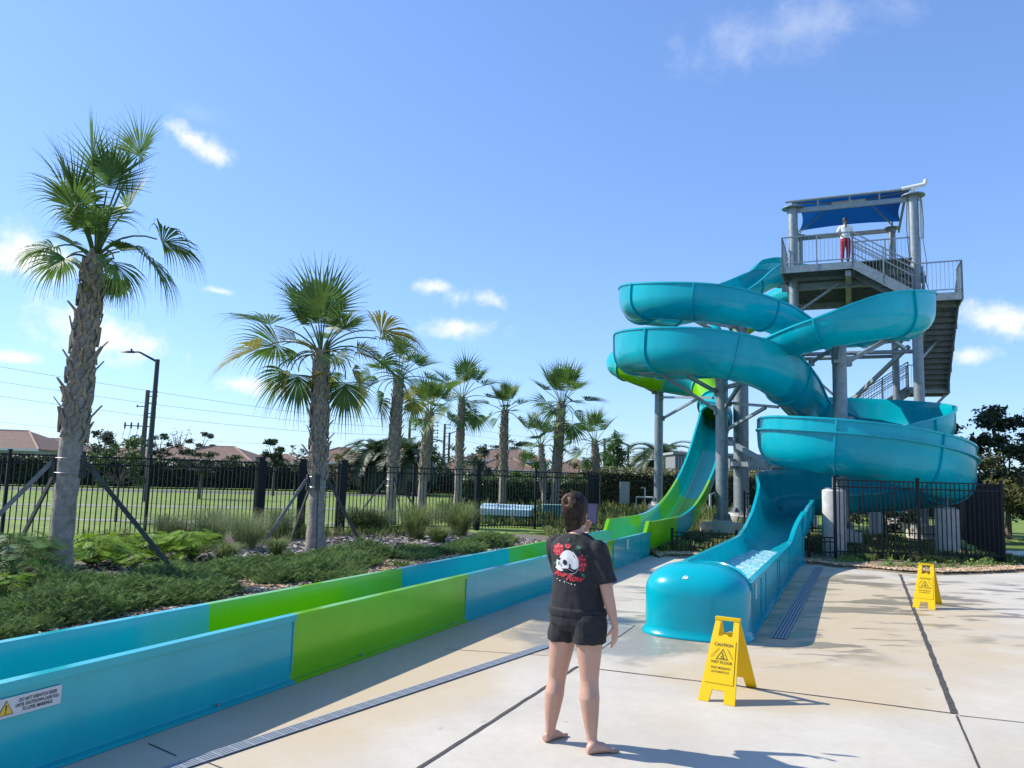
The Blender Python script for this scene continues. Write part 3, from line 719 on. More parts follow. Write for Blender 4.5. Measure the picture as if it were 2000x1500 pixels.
for c_, e in ((ra, (0, 0, 12.42)), (ra, (0, 4.15, 12.5)), (rb, (3.95, 0, 12.42)), (rb, (3.6, 4.15, 12.5))): q.tube(c_, tp_(*e), .028, n=8)
part('rafters', q, STEEL, tower)
WHITE = mat('white_pvc', (.68, .69, .66), rough=.45, var=.08)
q = MB(); q.tube(ra, rb, .06, n=12); part('ridge_pipe', q, WHITE, tower)
q = MB(); q.path([tp_(3.75, -.1, 12.48), tp_(4.45, -.12, 12.56), tp_(4.5, -.12, 12.60), tp_(4.52, -.12, 12.72)], .07, 12); q.tube(tp_(4.1, -.05, 12.2), tp_(4.1, -.1, 12.5), .07, n=12); part('end_pipe', q, WHITE, tower)
q = MB(); q.tube(tp_(4.36, -.05, 10.6), tp_(4.36, -.05, 12.05), .055, n=12); part('conduit', q, WHITE, tower)
q = MB(); q.path([tp_(4.34, -.1, 12.1), tp_(4.40, -.2, 11.2), tp_(4.36, -.2, 10.5), tp_(4.44, -.3, 9.7), tp_(4.40, -.4, 8.9), tp_(4.5, -.5, 8.4)], .014, 6); q.path([tp_(3.9, -.1, 12.1), tp_(3.86, -.1, 11.0), tp_(3.92, -.1, 9.9)], .016, 6); part('cable', q, mat('black_cable', (.02, .02, .02)), tower)
# flared tub at the start of the spiral slide
q = MB(); 
for k in range(9):
    pass
rings = []
for k in range(22):
    i = k+2; T, S, U = frame_at(dense, i); c = V(dense[i][:3]); t_ = k/21
    zt = lerp(11.15, 10.75, (t_/.6)) if t_ < .6 else lerp(10.75, 9.75, ((t_-.6)/.4)**1.3)
    hh = max(zt-c.z, .9); hm = hh*.6; inn = .55*math.sin(math.pi*min(1, .35+.4*(1-t_)))
    rings.append([c+S*u+U*v for u, v in [(RS+.03, .6), (RS+.09, hm), (RS+.02, hh*.88), (RS-inn*.6, hh), (RS-inn*.6, hh+.035), (RS+.05, hh*.9+.03), (RS+.13, hm), (RS+.07, .6)]])
q.loft(rings); part('start_hood', q, TEAL, slide)
# ------------------------------------------------------------------ support posts of the slides
def support(base, r_, top, ped_r, ped_h, label, arms, flange=True, cat='support post'):
    t = thing('support_post', label, cat, base, 'galvanised posts carrying the slides')
    q = MB(); q.tube(base+UZ*ped_h, V((base.x, base.y, top)), r_, n=24); part('pipe', q, STEEL, t)
    q = MB(); q.loft([[base+V((rr*math.cos(k*math.pi/16), rr*math.sin(k*math.pi/16), z)) for k in range(32)] for rr, z in ((ped_r, -.04), (ped_r, ped_h-.11), (ped_r-.02, ped_h-.09))]); part('concrete_pedestal', q, CONC, t)
    q = MB(); q.tube(base+UZ*(ped_h-.09), base+UZ*ped_h, r_*1.65, n=24)
    part('grout_pad', q, CONC, t)
    q = MB(); q.tube(base+UZ*(ped_h), base+UZ*(ped_h+.03), r_*1.55, n=24)
    for k in range(10):
        a = k*math.pi/5; p = base+V((r_*1.35*math.cos(a), r_*1.35*math.sin(a), ped_h+.03)); q.tube(p, p+UZ*.10, .018, n=6)
        if k % 2 == 0: q.bar(base+V((r_*1.1*math.cos(a), r_*1.1*math.sin(a), ped_h+.03)), base+V((r_*1.05*math.cos(a), r_*1.05*math.sin(a), ped_h+.2)), .02, r_*.5, V((math.cos(a), math.sin(a), 0)))
    part('base_plate', q, STEEL, t)
    for a, b, wd in arms:
        q = MB(); q.bar(a, b, wd, wd); q.box(a, (wd*1.5, wd*1.5, wd*2.4)); part('bracket_arm', q, STEEL, t)
    return t
b1 = V((6.55, 34.0, 0)); b2 = V((6.80, 24.75, 0)); b3 = V((8.99, 30.0, 0)); b4 = V((9.58, 22.3, 0))
def X(px, py, y): return P(px, py, y)
support(b1, .19, 6.7, .42, .75, 'farthest galvanised support post, standing on a pedestal behind the lime chute',
        [(X(1292, 776, 33.9), X(1393, 777, 29), .1), (X(1295, 817, 33.9), X(1362, 779, 30.6), .09), (X(1278, 731, 33.9), X(1205, 737, 34), .12), (X(1276, 765, 33.9), X(1232, 742, 34), .09)])
support(b2, .195, 5.45, .68, .52, 'nearest galvanised support post on a broad grey pedestal between the two slides',
        [(X(1400, 802, 24.75), X(1292, 731, 25.2), .11), (X(1398, 765, 24.75), X(1344, 735, 23), .10), (X(1395, 729, 24.75), X(1252, 729, 24.2), .11),
         (X(1415, 757, 24.7), X(1462, 746, 23.5), .12), (X(1413, 800, 24.7), X(1444, 754, 23.8), .10), (X(1424, 787, 24.7), X(1520, 795, 22.6), .09), (X(1418, 840, 24.7), X(1495, 796, 23), .09)])
support(b3, .29, 8.0, .62, .55, 'thickest galvanised support post, rising behind the post with the broad pedestal',
        [(X(1440, 624, 30), X(1282, 617, 26.2), .12), (X(1440, 640, 30), X(1320, 619, 24), .11), (X(1436, 668, 30), X(1350, 622, 26), .10), (X(1425, 862, 29.8), X(1498, 905, 22), .14), (X(1430, 906, 29.8), X(1520, 908, 21.3), .16),
         (X(1455, 640, 30), X(1560, 628, 25), .10)])
support(b4, .20, 5.9, .5, .5, 'galvanised support post rising through the middle of the teal spiral loops',
        [(X(1655, 659, 22.3), X(1776, 656, 23), .13), (X(1656, 706, 22.3), X(1736, 662, 22.8), .12), (X(1740, 662, 22.8), X(1768, 682, 23.8), .1), (X(1632, 700, 22.2), X(1636, 662, 20.6), .12), (X(1660, 823, 22.3), X(1735, 850, 21.4), .11), (X(1640, 663, 22.2), X(1560, 690, 22.6), .1), (X(1585, 708, 22.8), X(1624, 682, 22.4), .09)])
# concrete columns under the lowest loop
def column(base, r_, h, label):
    t = thing('concrete_column', label, 'column', base, 'round concrete columns under the lowest loop')
    q = MB(); q.loft([[base+V((rr*math.cos(k*math.pi/16), rr*math.sin(k*math.pi/16), z)) for k in range(32)] for rr, z in ((r_, -.05), (r_, h-.03), (r_-.03, h))]); part('shaft', q, CONC, t)
    q = MB(); q.box(base+UZ*(h+.02), (.3, .3, .04)); q.bar(base+UZ*(h+.03), base+UZ*(h+.30), .12, .02, (1, 0, 0)); part('saddle_plate', q, STEEL, t)
column(V((7.98, 19.05, 0)), .27, 1.62, 'tall pale round concrete column at the left corner of the black fence pen')
column(V((11.28, 20.0, 0)), .28, 1.22, 'shorter round concrete column under the right end of the lowest loop')
column(V((9.9, 23.2, 0)), .24, .78, 'squat shaded concrete column near the middle of the fence pen')
column(V((8.15, 23.3, 0)), .24, .72, 'squat shaded concrete column with a pale cap, left in the fence pen')
column(V((11.9, 25.2, 0)), .2, .9, 'slim concrete column at the back of the fence pen')
# ------------------------------------------------------------------ fences
BLK = mat('black_powder_coat', (.006, .008, .012), rough=.55, spec=.3)
def fence(pts, label, h=1.83, z0=.05, bay=2.4, pick=.105, pw=.019, post=.06, posts=None, group=None, top_gap=.18, bigs=()):
    P_ = [V((p[0], p[1], z0)) for p in pts]
    t = thing('picket_fence', label, 'fence', P_[0], group)
    done = set()
    for a, b in zip(P_, P_[1:]):
        ln = (b-a).length; n = max(1, round(ln/bay)); d = (b-a)/n; dn = d.normalized(); sn = V((-dn.y, dn.x, 0))
        for k in range(n):
            p0 = a+d*k; q = MB(); L_ = d.length
            for z, hh in ((h-.02, .03), (h-top_gap, .03), (.14, .03)):
                if z > .1: q.box(p0+d/2+UZ*z, (L_-post, .028, hh), (dn, sn, UZ))
            m_ = int(L_/pick)
            for j in range(1, m_): c = p0+d*(j/m_); q.box(c+UZ*(h/2+.02), (pw, pw, h-.06), (dn, sn, UZ))
            part('picket_panel', q, BLK, t)
        for k in range(n+1):
            p = a+d*k; key = (round(p.x, 2), round(p.y, 2))
            if key in done: continue
            done.add(key); q = MB(); q.box(p+UZ*((h+.06)/2), (post, post, h+.06), (dn, sn, UZ)); q.box(p+UZ*(h+.07), (post*1.25, post*1.25, .02), (dn, sn, UZ)); part('post', q, BLK, t)
    for bp_, bw in bigs:
        q = MB(); p = V((bp_[0], bp_[1], z0)); q.box(p+UZ*((h+.10)/2), (bw, bw, h+.10), (dn, sn, UZ)); q.box(p+UZ*(h+.115), (bw+.03, bw+.03, .03), (dn, sn, UZ)); part('gate_post', q, BLK, t)
    return t
fL = V((-9.98, 15.45, 0)); fM = V((-6.35, 19.75, 0)); fM2 = V((-4.55, 21.25, 0)); fR = V((2.65, 25.9, 0))
dirL = (fM-fL).normalized()
fence([fL-dirL*7.2, fL, fM], 'long black picket fence behind the leftmost palm, ending at a broad gate post', bigs=[(fM, .17)])
gate = fence([fM+(fM2-fM).normalized()*.14, fM2-(fM2-fM).normalized()*.14], 'black picket gate between two broad posts behind the second palm', bay=1.05, h=1.78)
q = MB(); gm = fM.lerp(fM2, .5)+UZ*.05
q.box(gm+UZ*1.0, (.16, .16, 1.9), None); part('latch_post', q, BLK, gate)
pm = V((-.95, 23.55, 0))
fence([fM2, pm, fR], 'long black picket fence behind the ornamental grasses, from the gate to a corner post', bigs=[(fM2, .17), (pm, .13)])
fence([fR, (5.2, 44.5)], 'black picket fence running back from the corner post beside the palms', bay=3)
fence([(5.2, 44.5), (20, 43.5), (30, 42)], 'far black picket fence in front of the clipped hedge and pump equipment', bay=2.4)
# pen round the spiral loops
fence([(7.73, 18.4), (11.66, 18.35)], 'front of the black fence pen under the lowest teal loop', bay=1.96, h=1.83)
fence([(11.66, 18.35), (11.66+.404*8, 18.35+.915*8)], 'side of the black fence pen receding at the right, seen almost edge on', bay=2, h=1.83, pw=.026)
fence([(11.66+.404*8, 18.35+.915*8), (8.5, 28.0)], 'back of the black fence pen, in the shade behind the squat columns', bay=2, h=1.3)
fence([(7.12, 18.45), (7.73, 18.4)], 'short low black fence joining the pen corner to the teal splash lane', bay=1.9, h=.50, z0=.02, top_gap=.12)
fence([(3.95, 18.75), (5.45, 18.6)], 'low black fence between the lime chute and the teal splash lane', bay=1.9, h=.50, z0=.02, top_gap=.12)
fence([(1.75, 18.9), (2.3, 18.6)], 'short low black fence stub behind the far end of the shutdown lane', bay=2, h=.52, z0=.02, top_gap=.12)
# ------------------------------------------------------------------ palms, trees, planting
BARK = mat('palm_bark', (.27, .235, .20), rough=.95, var=.35, vscale=9, bump=.8, bscale=30, bdist=.02)
BOOT = mat('palm_boot', (.27, .215, .165), rough=.9, var=.4, vscale=12, bump=.5)
FROND = mat('palm_frond', (.10, .18, .035), rough=.5, trans=.4, var=.45, vscale=2.2)
FRONDY = mat('palm_frond_yellowed', (.25, .24, .04), rough=.5, trans=.4, var=.35, vscale=4)
DATEF = mat('date_palm_frond', (.05, .085, .03), rough=.5, trans=.25, var=.4, vscale=2)
rp_ = random.Random(11)
def fan_frond(mb, base, az, el, pl, fl, n=30, droop=.5, m=0, rnd=rp_, wid=.036, spread=1.75):
    """petiole then a folded fan of strap leaflets whose tips hang"""
    h = V((math.cos(az), math.sin(az), 0)); pts = []; p = V(base); e = el
    seg = 6
    for k in range(seg+1):
        pts.append(p.copy()); p = p+(h*math.cos(e)+UZ*math.sin(e))*(pl/seg); e -= droop*.16*(1.4-math.sin(el))
    mb.path(pts, [.022-.010*k/seg for k in range(seg+1)], 5, m, caps=False)
    tip = pts[-1]; d = (pts[-1]-pts[-2]).normalized(); s = d.cross(UZ)
    if s.length < .1: s = V((1, 0, 0))
    s.normalize(); nrm = s.cross(d).normalized()
    tilt = rnd.uniform(-.5, .5); s2 = s*math.cos(tilt)+nrm*math.sin(tilt); nrm = s2.cross(d).normalized(); s = s2
    for i in range(n):
        a = -spread+2*spread*i/(n-1)+rnd.uniform(-.03, .03)
        dr = (d*math.cos(a)+s*math.sin(a)+nrm*(.10+.38*abs(math.sin(a)))).normalized()
        L0 = fl*(.62+.38*math.cos(a*.62))*rnd.uniform(.88, 1.08)
        st = tip+d*(.16*fl*(math.cos(a)+1)/2)
        sd = dr.cross(nrm).normalized(); cur = st.copy(); dirn = dr.copy(); N_ = 5; vs = []
        wmax = max(wid, L0*.5*2*spread/(n-1)*.98)
        for k in range(N_+1):
            t = k/N_; wdt = wmax*(t*2.3 if t < .42 else .92*(1-(t-.42)/.60)**1.8) if k else .008
            wdt = max(wdt, .004)
            vs += [cur-sd*wdt*.5, cur+nrm*wdt*.22, cur+sd*wdt*.5]
            g = droop*(.10+.75*max(0, t-.25))*rnd.uniform(.7, 1.3)
            dirn = (dirn-UZ*g*.62).normalized(); cur = cur+dirn*(L0/N_)
        fs = []
        for k in range(N_): b = 3*k; fs += [(b, b+1, b+4, b+3), (b+1, b+2, b+5, b+4)]
        mb.add(vs, fs, m)
def sabal(label, base, height, r_, crown_r, nf=18, lean=(0, 0), smooth_to=.34, braces=0, seed=1, hang=.5, extra=(), elmin=-.35, boots=True, yellow=0, upright=0, nleaf=30, angs=((185, 1.0), (95, 1.0), (-60, 1.0), (20, 1.0))):
    rnd = random.Random(seed); crown_r *= .76; r_ *= .85
    t = thing('palm_tree', label, 'palm tree', base, 'cabbage palms along the fence')
    top = base+V((lean[0], lean[1], height)); mid = base.lerp(top, .5)+V((lean[0]*-.15, lean[1]*-.15, 0))
    def ax(u): return base*(1-u)**2+mid*2*u*(1-u)+top*u*u
    def rad(u): return r_*(1.28-.55*min(1, u/.12) if u < .12 else .9 if u < smooth_to else 1.0-.30*max(0, (u-smooth_to)/(1-smooth_to))**1.5) if u >= .12 else r_*(1.25-.35*(u/.12))
    q = MB(); nr = 60; rings = []
    for k in range(nr+1):
        u = k/nr; c = ax(u); rr = rad(u)
        rings.append([c+V((math.cos(a), math.sin(a), 0))*(rr*(1+.05*math.sin(3*a+k*.7)+rnd.uniform(-.025, .025))) for a in [2*math.pi*j/20 for j in range(20)]]+[])
    rings[0] = [p-UZ*.08 for p in rings[0]]
    q.loft(rings); trunk = part('trunk', q, BARK, t, ang=60)
    if boots:
        q = MB(); u = smooth_to; i = 0
        while u < .985:
            a = i*2.399; c = ax(u); rr = rad(u)*.93; o = V((math.cos(a), math.sin(a), 0)); sd = V((-o.y, o.x, 0))
            ln = r_*rnd.uniform(.85, 1.35)*(1 if u < .8 else .75); out_ = rnd.uniform(.28, .95) if rnd.random() < .55 else .22
            w0 = r_*.62; w1 = r_*.20
            for sg in (-1, 1):   # split boot: two straps that join upwards
                p0 = c+o*rr+sd*w0*sg*.75-UZ*r_*.45; p1 = c+o*(rr+.03)+sd*w0*.18*sg+UZ*r_*.15; p2 = c+o*(rr+ln*out_)+UZ*(ln*.95)+sd*w1*.25*sg
                th = r_*.12
                q.loft([[p0-sd*w0*.28, p0+sd*w0*.28, p0+sd*w0*.28+o*th, p0-sd*w0*.28+o*th], [p1-sd*w0*.30, p1+sd*w0*.30, p1+sd*w0*.28+o*th, p1-sd*w0*.28+o*th], [p2-sd*w1*.6, p2+sd*w1*.6, p2+sd*w1*.5+o*th*.8, p2-sd*w1*.5+o*th*.8]])
            u += (r_*.098/height)*2.0; i += 1
        part('leaf_bases', q, BOOT, t, ang=20)
    q = MB(); c = ax(1.0)
    for k in range(nf):
        f = (k+.5)/nf; el = 1.48-(1.48-elmin)*f**1.3+rnd.uniform(-.12, .12); az = k*2.399+rnd.uniform(-.25, .25)
        m = 1 if rnd.random() < yellow*f else 0
        fan_frond(q, c-UZ*(.05+.25*f*r_*2)+V((math.cos(az), math.sin(az), 0))*r_*.35, az, el, crown_r*rnd.uniform(.42, .60)*(1-.15*upright), crown_r*rnd.uniform(.50, .66), n=nleaf, droop=(hang+.2)*(.6+.95*f)*rnd.uniform(.8, 1.2), m=m, rnd=rnd)
    for (az, el, pl, fl, dr, m) in extra:
        fan_frond(q, c-UZ*.1, az, el, pl*.80, fl*.80, n=int(nleaf*1.15), droop=dr, m=m, rnd=rnd)
    part('crown', q, [FROND, FRONDY], t, ang=180)
    if braces:
        zc = braces; BR = mat('brace_lumber_dark', (.045, .055, .05), rough=.8, var=.4); BR2 = mat('brace_lumber_grey', (.17, .18, .18), rough=.85, var=.3)
        tr = rad(zc/height)+.03; cc = ax(zc/height)
        for k, (dg, reach) in enumerate(angs):
            a = R(dg); o = V((math.cos(a), math.sin(a), 0)); sd = V((-o.y, o.x, 0))
            q = MB(); q.box(cc+o*(tr+.01), (.05, .09, .34), (o, sd, UZ)); blk = part('brace_block', q, BR, t)
            q = MB(); f_ = base+o*(tr+reach); f_.z = base.z-.02; q.bar(cc+o*(tr+.04)+UZ*.06, f_, .062, .035, sd); part('brace_board', q, BR2 if k == 0 else BR, t)
        q = MB()
        for dz in (-.10, .12): q.path([cc+UZ*dz+V((math.cos(a), math.sin(a), 0))*(tr+.005) for a in [2*math.pi*j/24 for j in range(25)]], .005, 5, caps=False)
        part('strap', q, mat('strap_steel', (.5, .5, .5), rough=.4, metal=.7), t)
    return t
def at_px(px, y, z=.05): p = P(px, 900, y); return V((p.x, y, z))
def zpx(px, py, y): return P(px, py, y).z
b = V((-6.62, 11.6, .06)); 
sabal('tallest cabbage palm at the left with torn wind-blown fronds, held by wooden braces', b, zpx(182, 505, 11.9)-.06, .212, 1.08, nf=10, lean=(.07, .1), smooth_to=.42, braces=1.62, angs=((196, 1.35), (150, 1.2), (8, 1.55)), seed=4, hang=1.05, elmin=-.2,
      extra=[(R(185), 1.28, 1.45, 1.05, .6, 0), (R(172), 1.5, 1.9, 1.1, .35, 0), (R(230), 1.35, 1.1, 1.2, .8, 0), (R(60), 1.3, 1.3, 1.2, .8, 0), (R(-5), 1.38, 2.2, .95, .7, 0), (R(90), 1.5, 1.5, 1.2, .3, 0), (R(20), 1.48, 1.7, 1.0, .5, 0),
             (R(-12), .95, 1.25, 1.25, 3.6, 0), (R(8), 1.1, 1.35, 1.2, 3.2, 0), (R(-35), .8, .85, 1.1, 3.2, 0), (R(195), 1.0, .8, 1.0, 3.0, 0), (R(160), .85, .85, 1.0, 2.6, 0), (R(-60), 1.15, .9, 1.1, 2.2, 0), (R(262), 1.25, .9, 1.2, 1.7, 0), (R(200), 1.3, 1.2, 1.1, .9, 0)])
b = V((-4.10, 16.75, .06))
sabal('braced cabbage palm with shaggy brown-tinged fronds drooping to both sides, second from the left', b, zpx(622, 690, 16.8), .222, 1.75, nf=14, lean=(-.12, 0), smooth_to=.36, braces=1.40, angs=((205, .95), (130, 1.1), (-75, .9), (35, .9)), seed=9, hang=1.0, elmin=-.15, yellow=.35,
      extra=[(R(178), .85, 1.6, 1.6, 1.25, 0), (R(200), .60, 1.6, 1.6, 1.6, 1), (R(155), .70, 1.5, 1.6, 1.5, 0), (R(170), .35, 1.2, 1.4, 1.7, 0), (R(200), .1, .9, 1.3, 1.6, 0), (R(-15), .85, 1.8, 1.6, 1.8, 1), (R(20), .8, 1.7, 1.5, 1.6, 0), (R(8), .6, 1.7, 1.45, 1.9, 0), (R(-12), .1, 1.2, 1.35, 1.6, 0), (R(-20), .4, 1.2, 1.2, 1.9, 1), (R(90), 1.45, 1.1, 1.6, .3, 0), (R(250), 1.38, 1.0, 1.6, .3, 0), (R(150), 1.2, 1.3, 1.4, .6, 0)])
PALMS = [('third palm from the left, its crown pushing a yellowed skirt towards the braced palm', 766, 26.5, 735, .225, 2.0, 14, dict(seed=13, yellow=.3, lean=(.1, 0), extra=[(R(178), .45, 1.7, 1.5, 2.2, 1), (R(187), .15, 1.5, 1.4, 1.9, 1), (R(170), .7, 1.3, 1.3, 1.8, 0), (R(5), .8, 1.1, 1.0, .9, 0)], upright=.3, braces=1.3)),
         ('bushy green cabbage palm right of the yellow-skirted one, lower crown', 826, 31.0, 803, .23, 2.0, 16, dict(seed=17, upright=.8, lean=(.2, 0), hang=.35, elmin=.1)),
         ('slender cabbage palm with a wide drooping crown, between the bushy palm and the small-headed palm', 896, 35, 775, .20, 2.4, 15, dict(seed=23, hang=.6, lean=(.05, 0), extra=[(R(5), .9, 1.4, 1.3, 1.2, 0), (R(175), .7, 1.4, 1.3, 1.0, 0)])),
         ('small-headed cabbage palm in front of the tan two-storey house', 983, 36, 800, .22, 1.85, 15, dict(seed=29, hang=.35, elmin=-.1)),
         ('tall full-crowned cabbage palm with a dark rounded head', 1084, 34, 785, .24, 2.4, 20, dict(seed=31, hang=.45, elmin=-.3, lean=(.25, 0))),
         ('short leaning cabbage palm tucked beside the full-crowned palm', 1067, 33, 868, .15, 1.9, 10, dict(seed=37, hang=.6, lean=(-.25, 0), elmin=.1)),
         ('rightmost cabbage palm, its lower trunk hidden by the clipped hedge', 1168, 43, 862, .24, 2.5, 15, dict(seed=41, hang=.6, lean=(-.2, 0), extra=[(R(0), .5, 1.7, 1.3, 1.2, 0), (R(180), .45, 1.6, 1.3, 1.2, 0)]))]
for lb, px, y, py, r_, cr, nf, kw in PALMS:
    b = at_px(px, y); sabal(lb, b, zpx(px, py, y)-.05, r_, cr, nf=nf, nleaf=24, **kw)
def date_palm(label, base, height, size, seed, trunk=.3):
    rnd = random.Random(seed); t = thing('date_palm', label, 'palm tree', base, 'date palms behind the fence'); q = MB(); q.path([base-UZ*.1, base+UZ*height*.5, base+UZ*height], [trunk*1.15, trunk, trunk*1.1], 12); part('trunk', q, BARK, t)
    q = MB()
    for k in range(44):
        az = k*2.399; el = 1.35-1.75*(k/44)+rnd.uniform(-.1, .1); p = base+UZ*height; h = V((math.cos(az), math.sin(az), 0)); e = el; n = 12; L_ = size*rnd.uniform(.85, 1.05)
        for j in range(n):
            d = h*math.cos(e)+UZ*math.sin(e); p2 = p+d*L_/n; s = d.cross(UZ).normalized(); up_ = s.cross(d)
            q.bar(p, p2, .05, .02)
            if j > 1:
                for sg in (-1, 1):
                    for o_ in (0, .2, .4, .6, .8):
                        b0 = p.lerp(p2, o_); dd = (s*sg*.8+d*.7+up_*.25).normalized(); ll = size*.24*math.sin(math.pi*(.15+.8*j/n))+.1
                        q.add([b0-d*.045, b0+d*.045, b0+dd*ll-UZ*.08*ll], [(0, 1, 2)])
            p = p2; e -= .17
    part('crown', q, DATEF, t, ang=180)
date_palm('feathery date palm showing left of the yellow-skirted palm trunk, behind the fence', at_px(738, 62), 2.6, 4.0, 3)
date_palm('feathery date palm showing right of the yellow-skirted palm trunk, behind the fence', at_px(797, 60), 2.6, 3.7, 5)
date_palm('date palm with long fronds behind the farthest support post and the hedge', at_px(1290, 70), 3.3, 4.3, 8)

# broadleaf trees
def leaf_mat(name, c, tr=.3, var=.4): return mat(name, c, rough=.5, trans=tr, var=var, vscale=1.2)
LF = [leaf_mat('leaf_dark', (.03, .055, .02)), leaf_mat('leaf_mid', (.06, .115, .025)), leaf_mat('leaf_bright', (.13, .21, .03)), leaf_mat('leaf_olive', (.12, .125, .035)), leaf_mat('leaf_greyish', (.07, .09, .05))]
WOOD = mat('tree_bark', (.13, .105, .085), rough=.95, var=.35, vscale=14, bump=.6)
def tree(label, base, h, crown, n, leaf, mi, seed, trunk=.12, limbs=7, name='tree', group=None, clumps=14, cr=.28, shape=None, cat='tree'):
    """crown: (cx, cy, cz, rx, ry, rz) relative to base; leaves gathered in clumps at limb tips"""
    rnd = random.Random(seed); t = thing(name, label, cat, base, group); cx, cy, cz, rx, ry, rz = crown; q = MB(); C_ = base+V((cx, cy, cz)); fork = base+V((cx*.3, cy*.3, max(.3, cz-rz*.75)))
    q.path([base-UZ*.1, base.lerp(fork, .5), fork], [trunk*1.3, trunk, trunk*.8], 8); ctr = []
    for k in range(clumps):
        while True:
            v = V((rnd.uniform(-1, 1), rnd.uniform(-1, 1), rnd.uniform(-1, 1)))
            if .25 < v.length < 1: break
        if shape == 'cone': f = 1-(v.z+1)/2*.85; v = V((v.x*f, v.y*f, v.z))
        c = C_+V((v.x*rx, v.y*ry, v.z*rz)); ctr.append(c)
        if k < limbs*2:
            m_ = fork.lerp(c, .5)+V((rnd.uniform(-.1, .1)*rx, rnd.uniform(-.1, .1)*ry, .08*rz)); q.path([fork, m_, c], [trunk*.5, trunk*.28, trunk*.10], 5)
    part('trunk', q, WOOD, t); q = MB()
    for i in range(n):
        c = ctr[rnd.randrange(len(ctr))]; r0_ = cr*rnd.uniform(.6, 1.25)
        v = V((rnd.gauss(0, 1), rnd.gauss(0, 1), rnd.gauss(0, 1))).normalized()*(rnd.random()**.5)
        p = c+V((v.x*rx*r0_, v.y*ry*r0_, v.z*rz*r0_*.8)); a = V((rnd.gauss(0, 1), rnd.gauss(0, 1), rnd.gauss(0, .7))).normalized(); b2 = a.cross(V((rnd.gauss(0, 1), rnd.gauss(0, 1), rnd.gauss(0, 1)))).normalized(); s = leaf*rnd.uniform(.6, 1.3)
        q.add([p-a*s, p+b2*s*.45, p+a*s, p-b2*s*.45], [(0, 1, 2, 3)])
    part('crown', q, LF[mi], t, ang=180); return t
# behind the left fence
tree('young bright-leaved tree beside the street lamp, seen through the left fence', at_px(236, 24), 2.6, (0, 0, 1.75, .95, .8, .95), 2600, .055, 1, 51, .04, clumps=16)
tree('young tree with a dark flat crown behind the left fence, right of the street lamp', at_px(395, 42), 3, (0, 0, 1.9, 1.9, 1.2, .75), 2600, .08, 0, 52, .06)
tree('grey-green tree rising behind the leftmost palm trunk', at_px(196, 62), 4.5, (0, 0, 3.2, 1.9, 1.6, 1.6), 2200, .13, 4, 53, .12)
tree('small dark round tree between the second gate post and the braced palm', at_px(537, 50), 4, (0, 0, 2.7, 1.0, 1.0, 1.0), 1500, .10, 0, 54, .08)
tree('thin grey shrub tree just left of the braced palm trunk', at_px(578, 52), 3, (0, 0, 2.3, .9, .9, .9), 500, .09, 4, 55, .05)
tree('dark leafy tree right of the tall utility pole on the left', at_px(311, 85), 5, (0, 0, 3.8, 2.0, 1.8, 1.3), 1600, .14, 0, 56, .12)
tree('shaggy flat-topped pine-like tree above the left house roofs', at_px(393, 110), 6, (0, 0, 5.3, 2.2, 1.8, 1.6), 1500, .17, 4, 57, .14, clumps=7)
tree('nearly bare grey tree above the house roofs', at_px(350, 112), 6, (0, 0, 5.0, 2.4, 2.0, 2.4), 160, .14, 4, 58, .16, limbs=9, clumps=18)
for i, (px, y, cz, rx, rz, mi, lb) in enumerate([(430, 75, 1.7, 3.2, 1.4, 4, 'low greyish bush under the house roofs, left of the gate'), (660, 60, 1.7, 1.6, 1.5, 3, 'olive shrub beside the right side of the braced palm trunk'), (875, 70, 2.3, 3.2, 2.0, 0, 'dark spiky tree behind the slender palm, by the far street lamp'), (845, 66, 2.0, 1.3, 1.2, 2, 'small bright green tree between the utility poles'), (955, 58, 2.3, 1.6, 1.8, 4, 'grey-green tree against the left end of the tan house'), (1045, 56, 1.9, 1.6, 1.7, 2, 'bright olive tree against the right end of the tan house'), (1125, 55, 1.6, 1.8, 1.3, 3, 'low olive bush right of the full-crowned palm'), (1010, 95, 5.2, 3.0, 1.1, 0, 'dark tree top peeping over the ridge of the tan house')]):
    tree(lb, at_px(px, y), 4, (0, 0, cz, rx, rx*.7, rz), 1700, .12, mi, 60+i, .08, name='shrub_tree')
tree('dense conical evergreen rising above the hedge right of the last palm', at_px(1203, 52), 5, (0, 0, 2.6, 1.55, 1.4, 2.2), 3800, .10, 1, 71, .1, clumps=40, shape='cone', cr=.24)
# right hand trees
tree('large dark spreading tree at the right edge behind the teal loops', V((18.3, 28.5, 0)), 6.5, (.2, 0, 2.9, 3.6, 2.4, 1.9), 15000, .10, 0, 81, .10, clumps=60, cr=.19)
tree('olive leafy tree low at the right edge behind the black pen', V((18.0, 26.0, 0)), 4, (0, 0, 1.9, 2.2, 1.6, 1.4), 6000, .085, 3, 82, .12, clumps=34)
tree('mid green tree far right, beyond the concrete path', V((22.5, 31, 0)), 5, (0, 0, 2.6, 3.2, 2, 2.1), 6000, .11, 1, 83, .14, clumps=34)
tree('shaded shrub inside the back of the fence pen', V((13.0, 27.5, 0)), 2, (0, 0, .8, 1.5, .8, .7), 1800, .07, 0, 84, .03, name='shrub', cat='shrub')

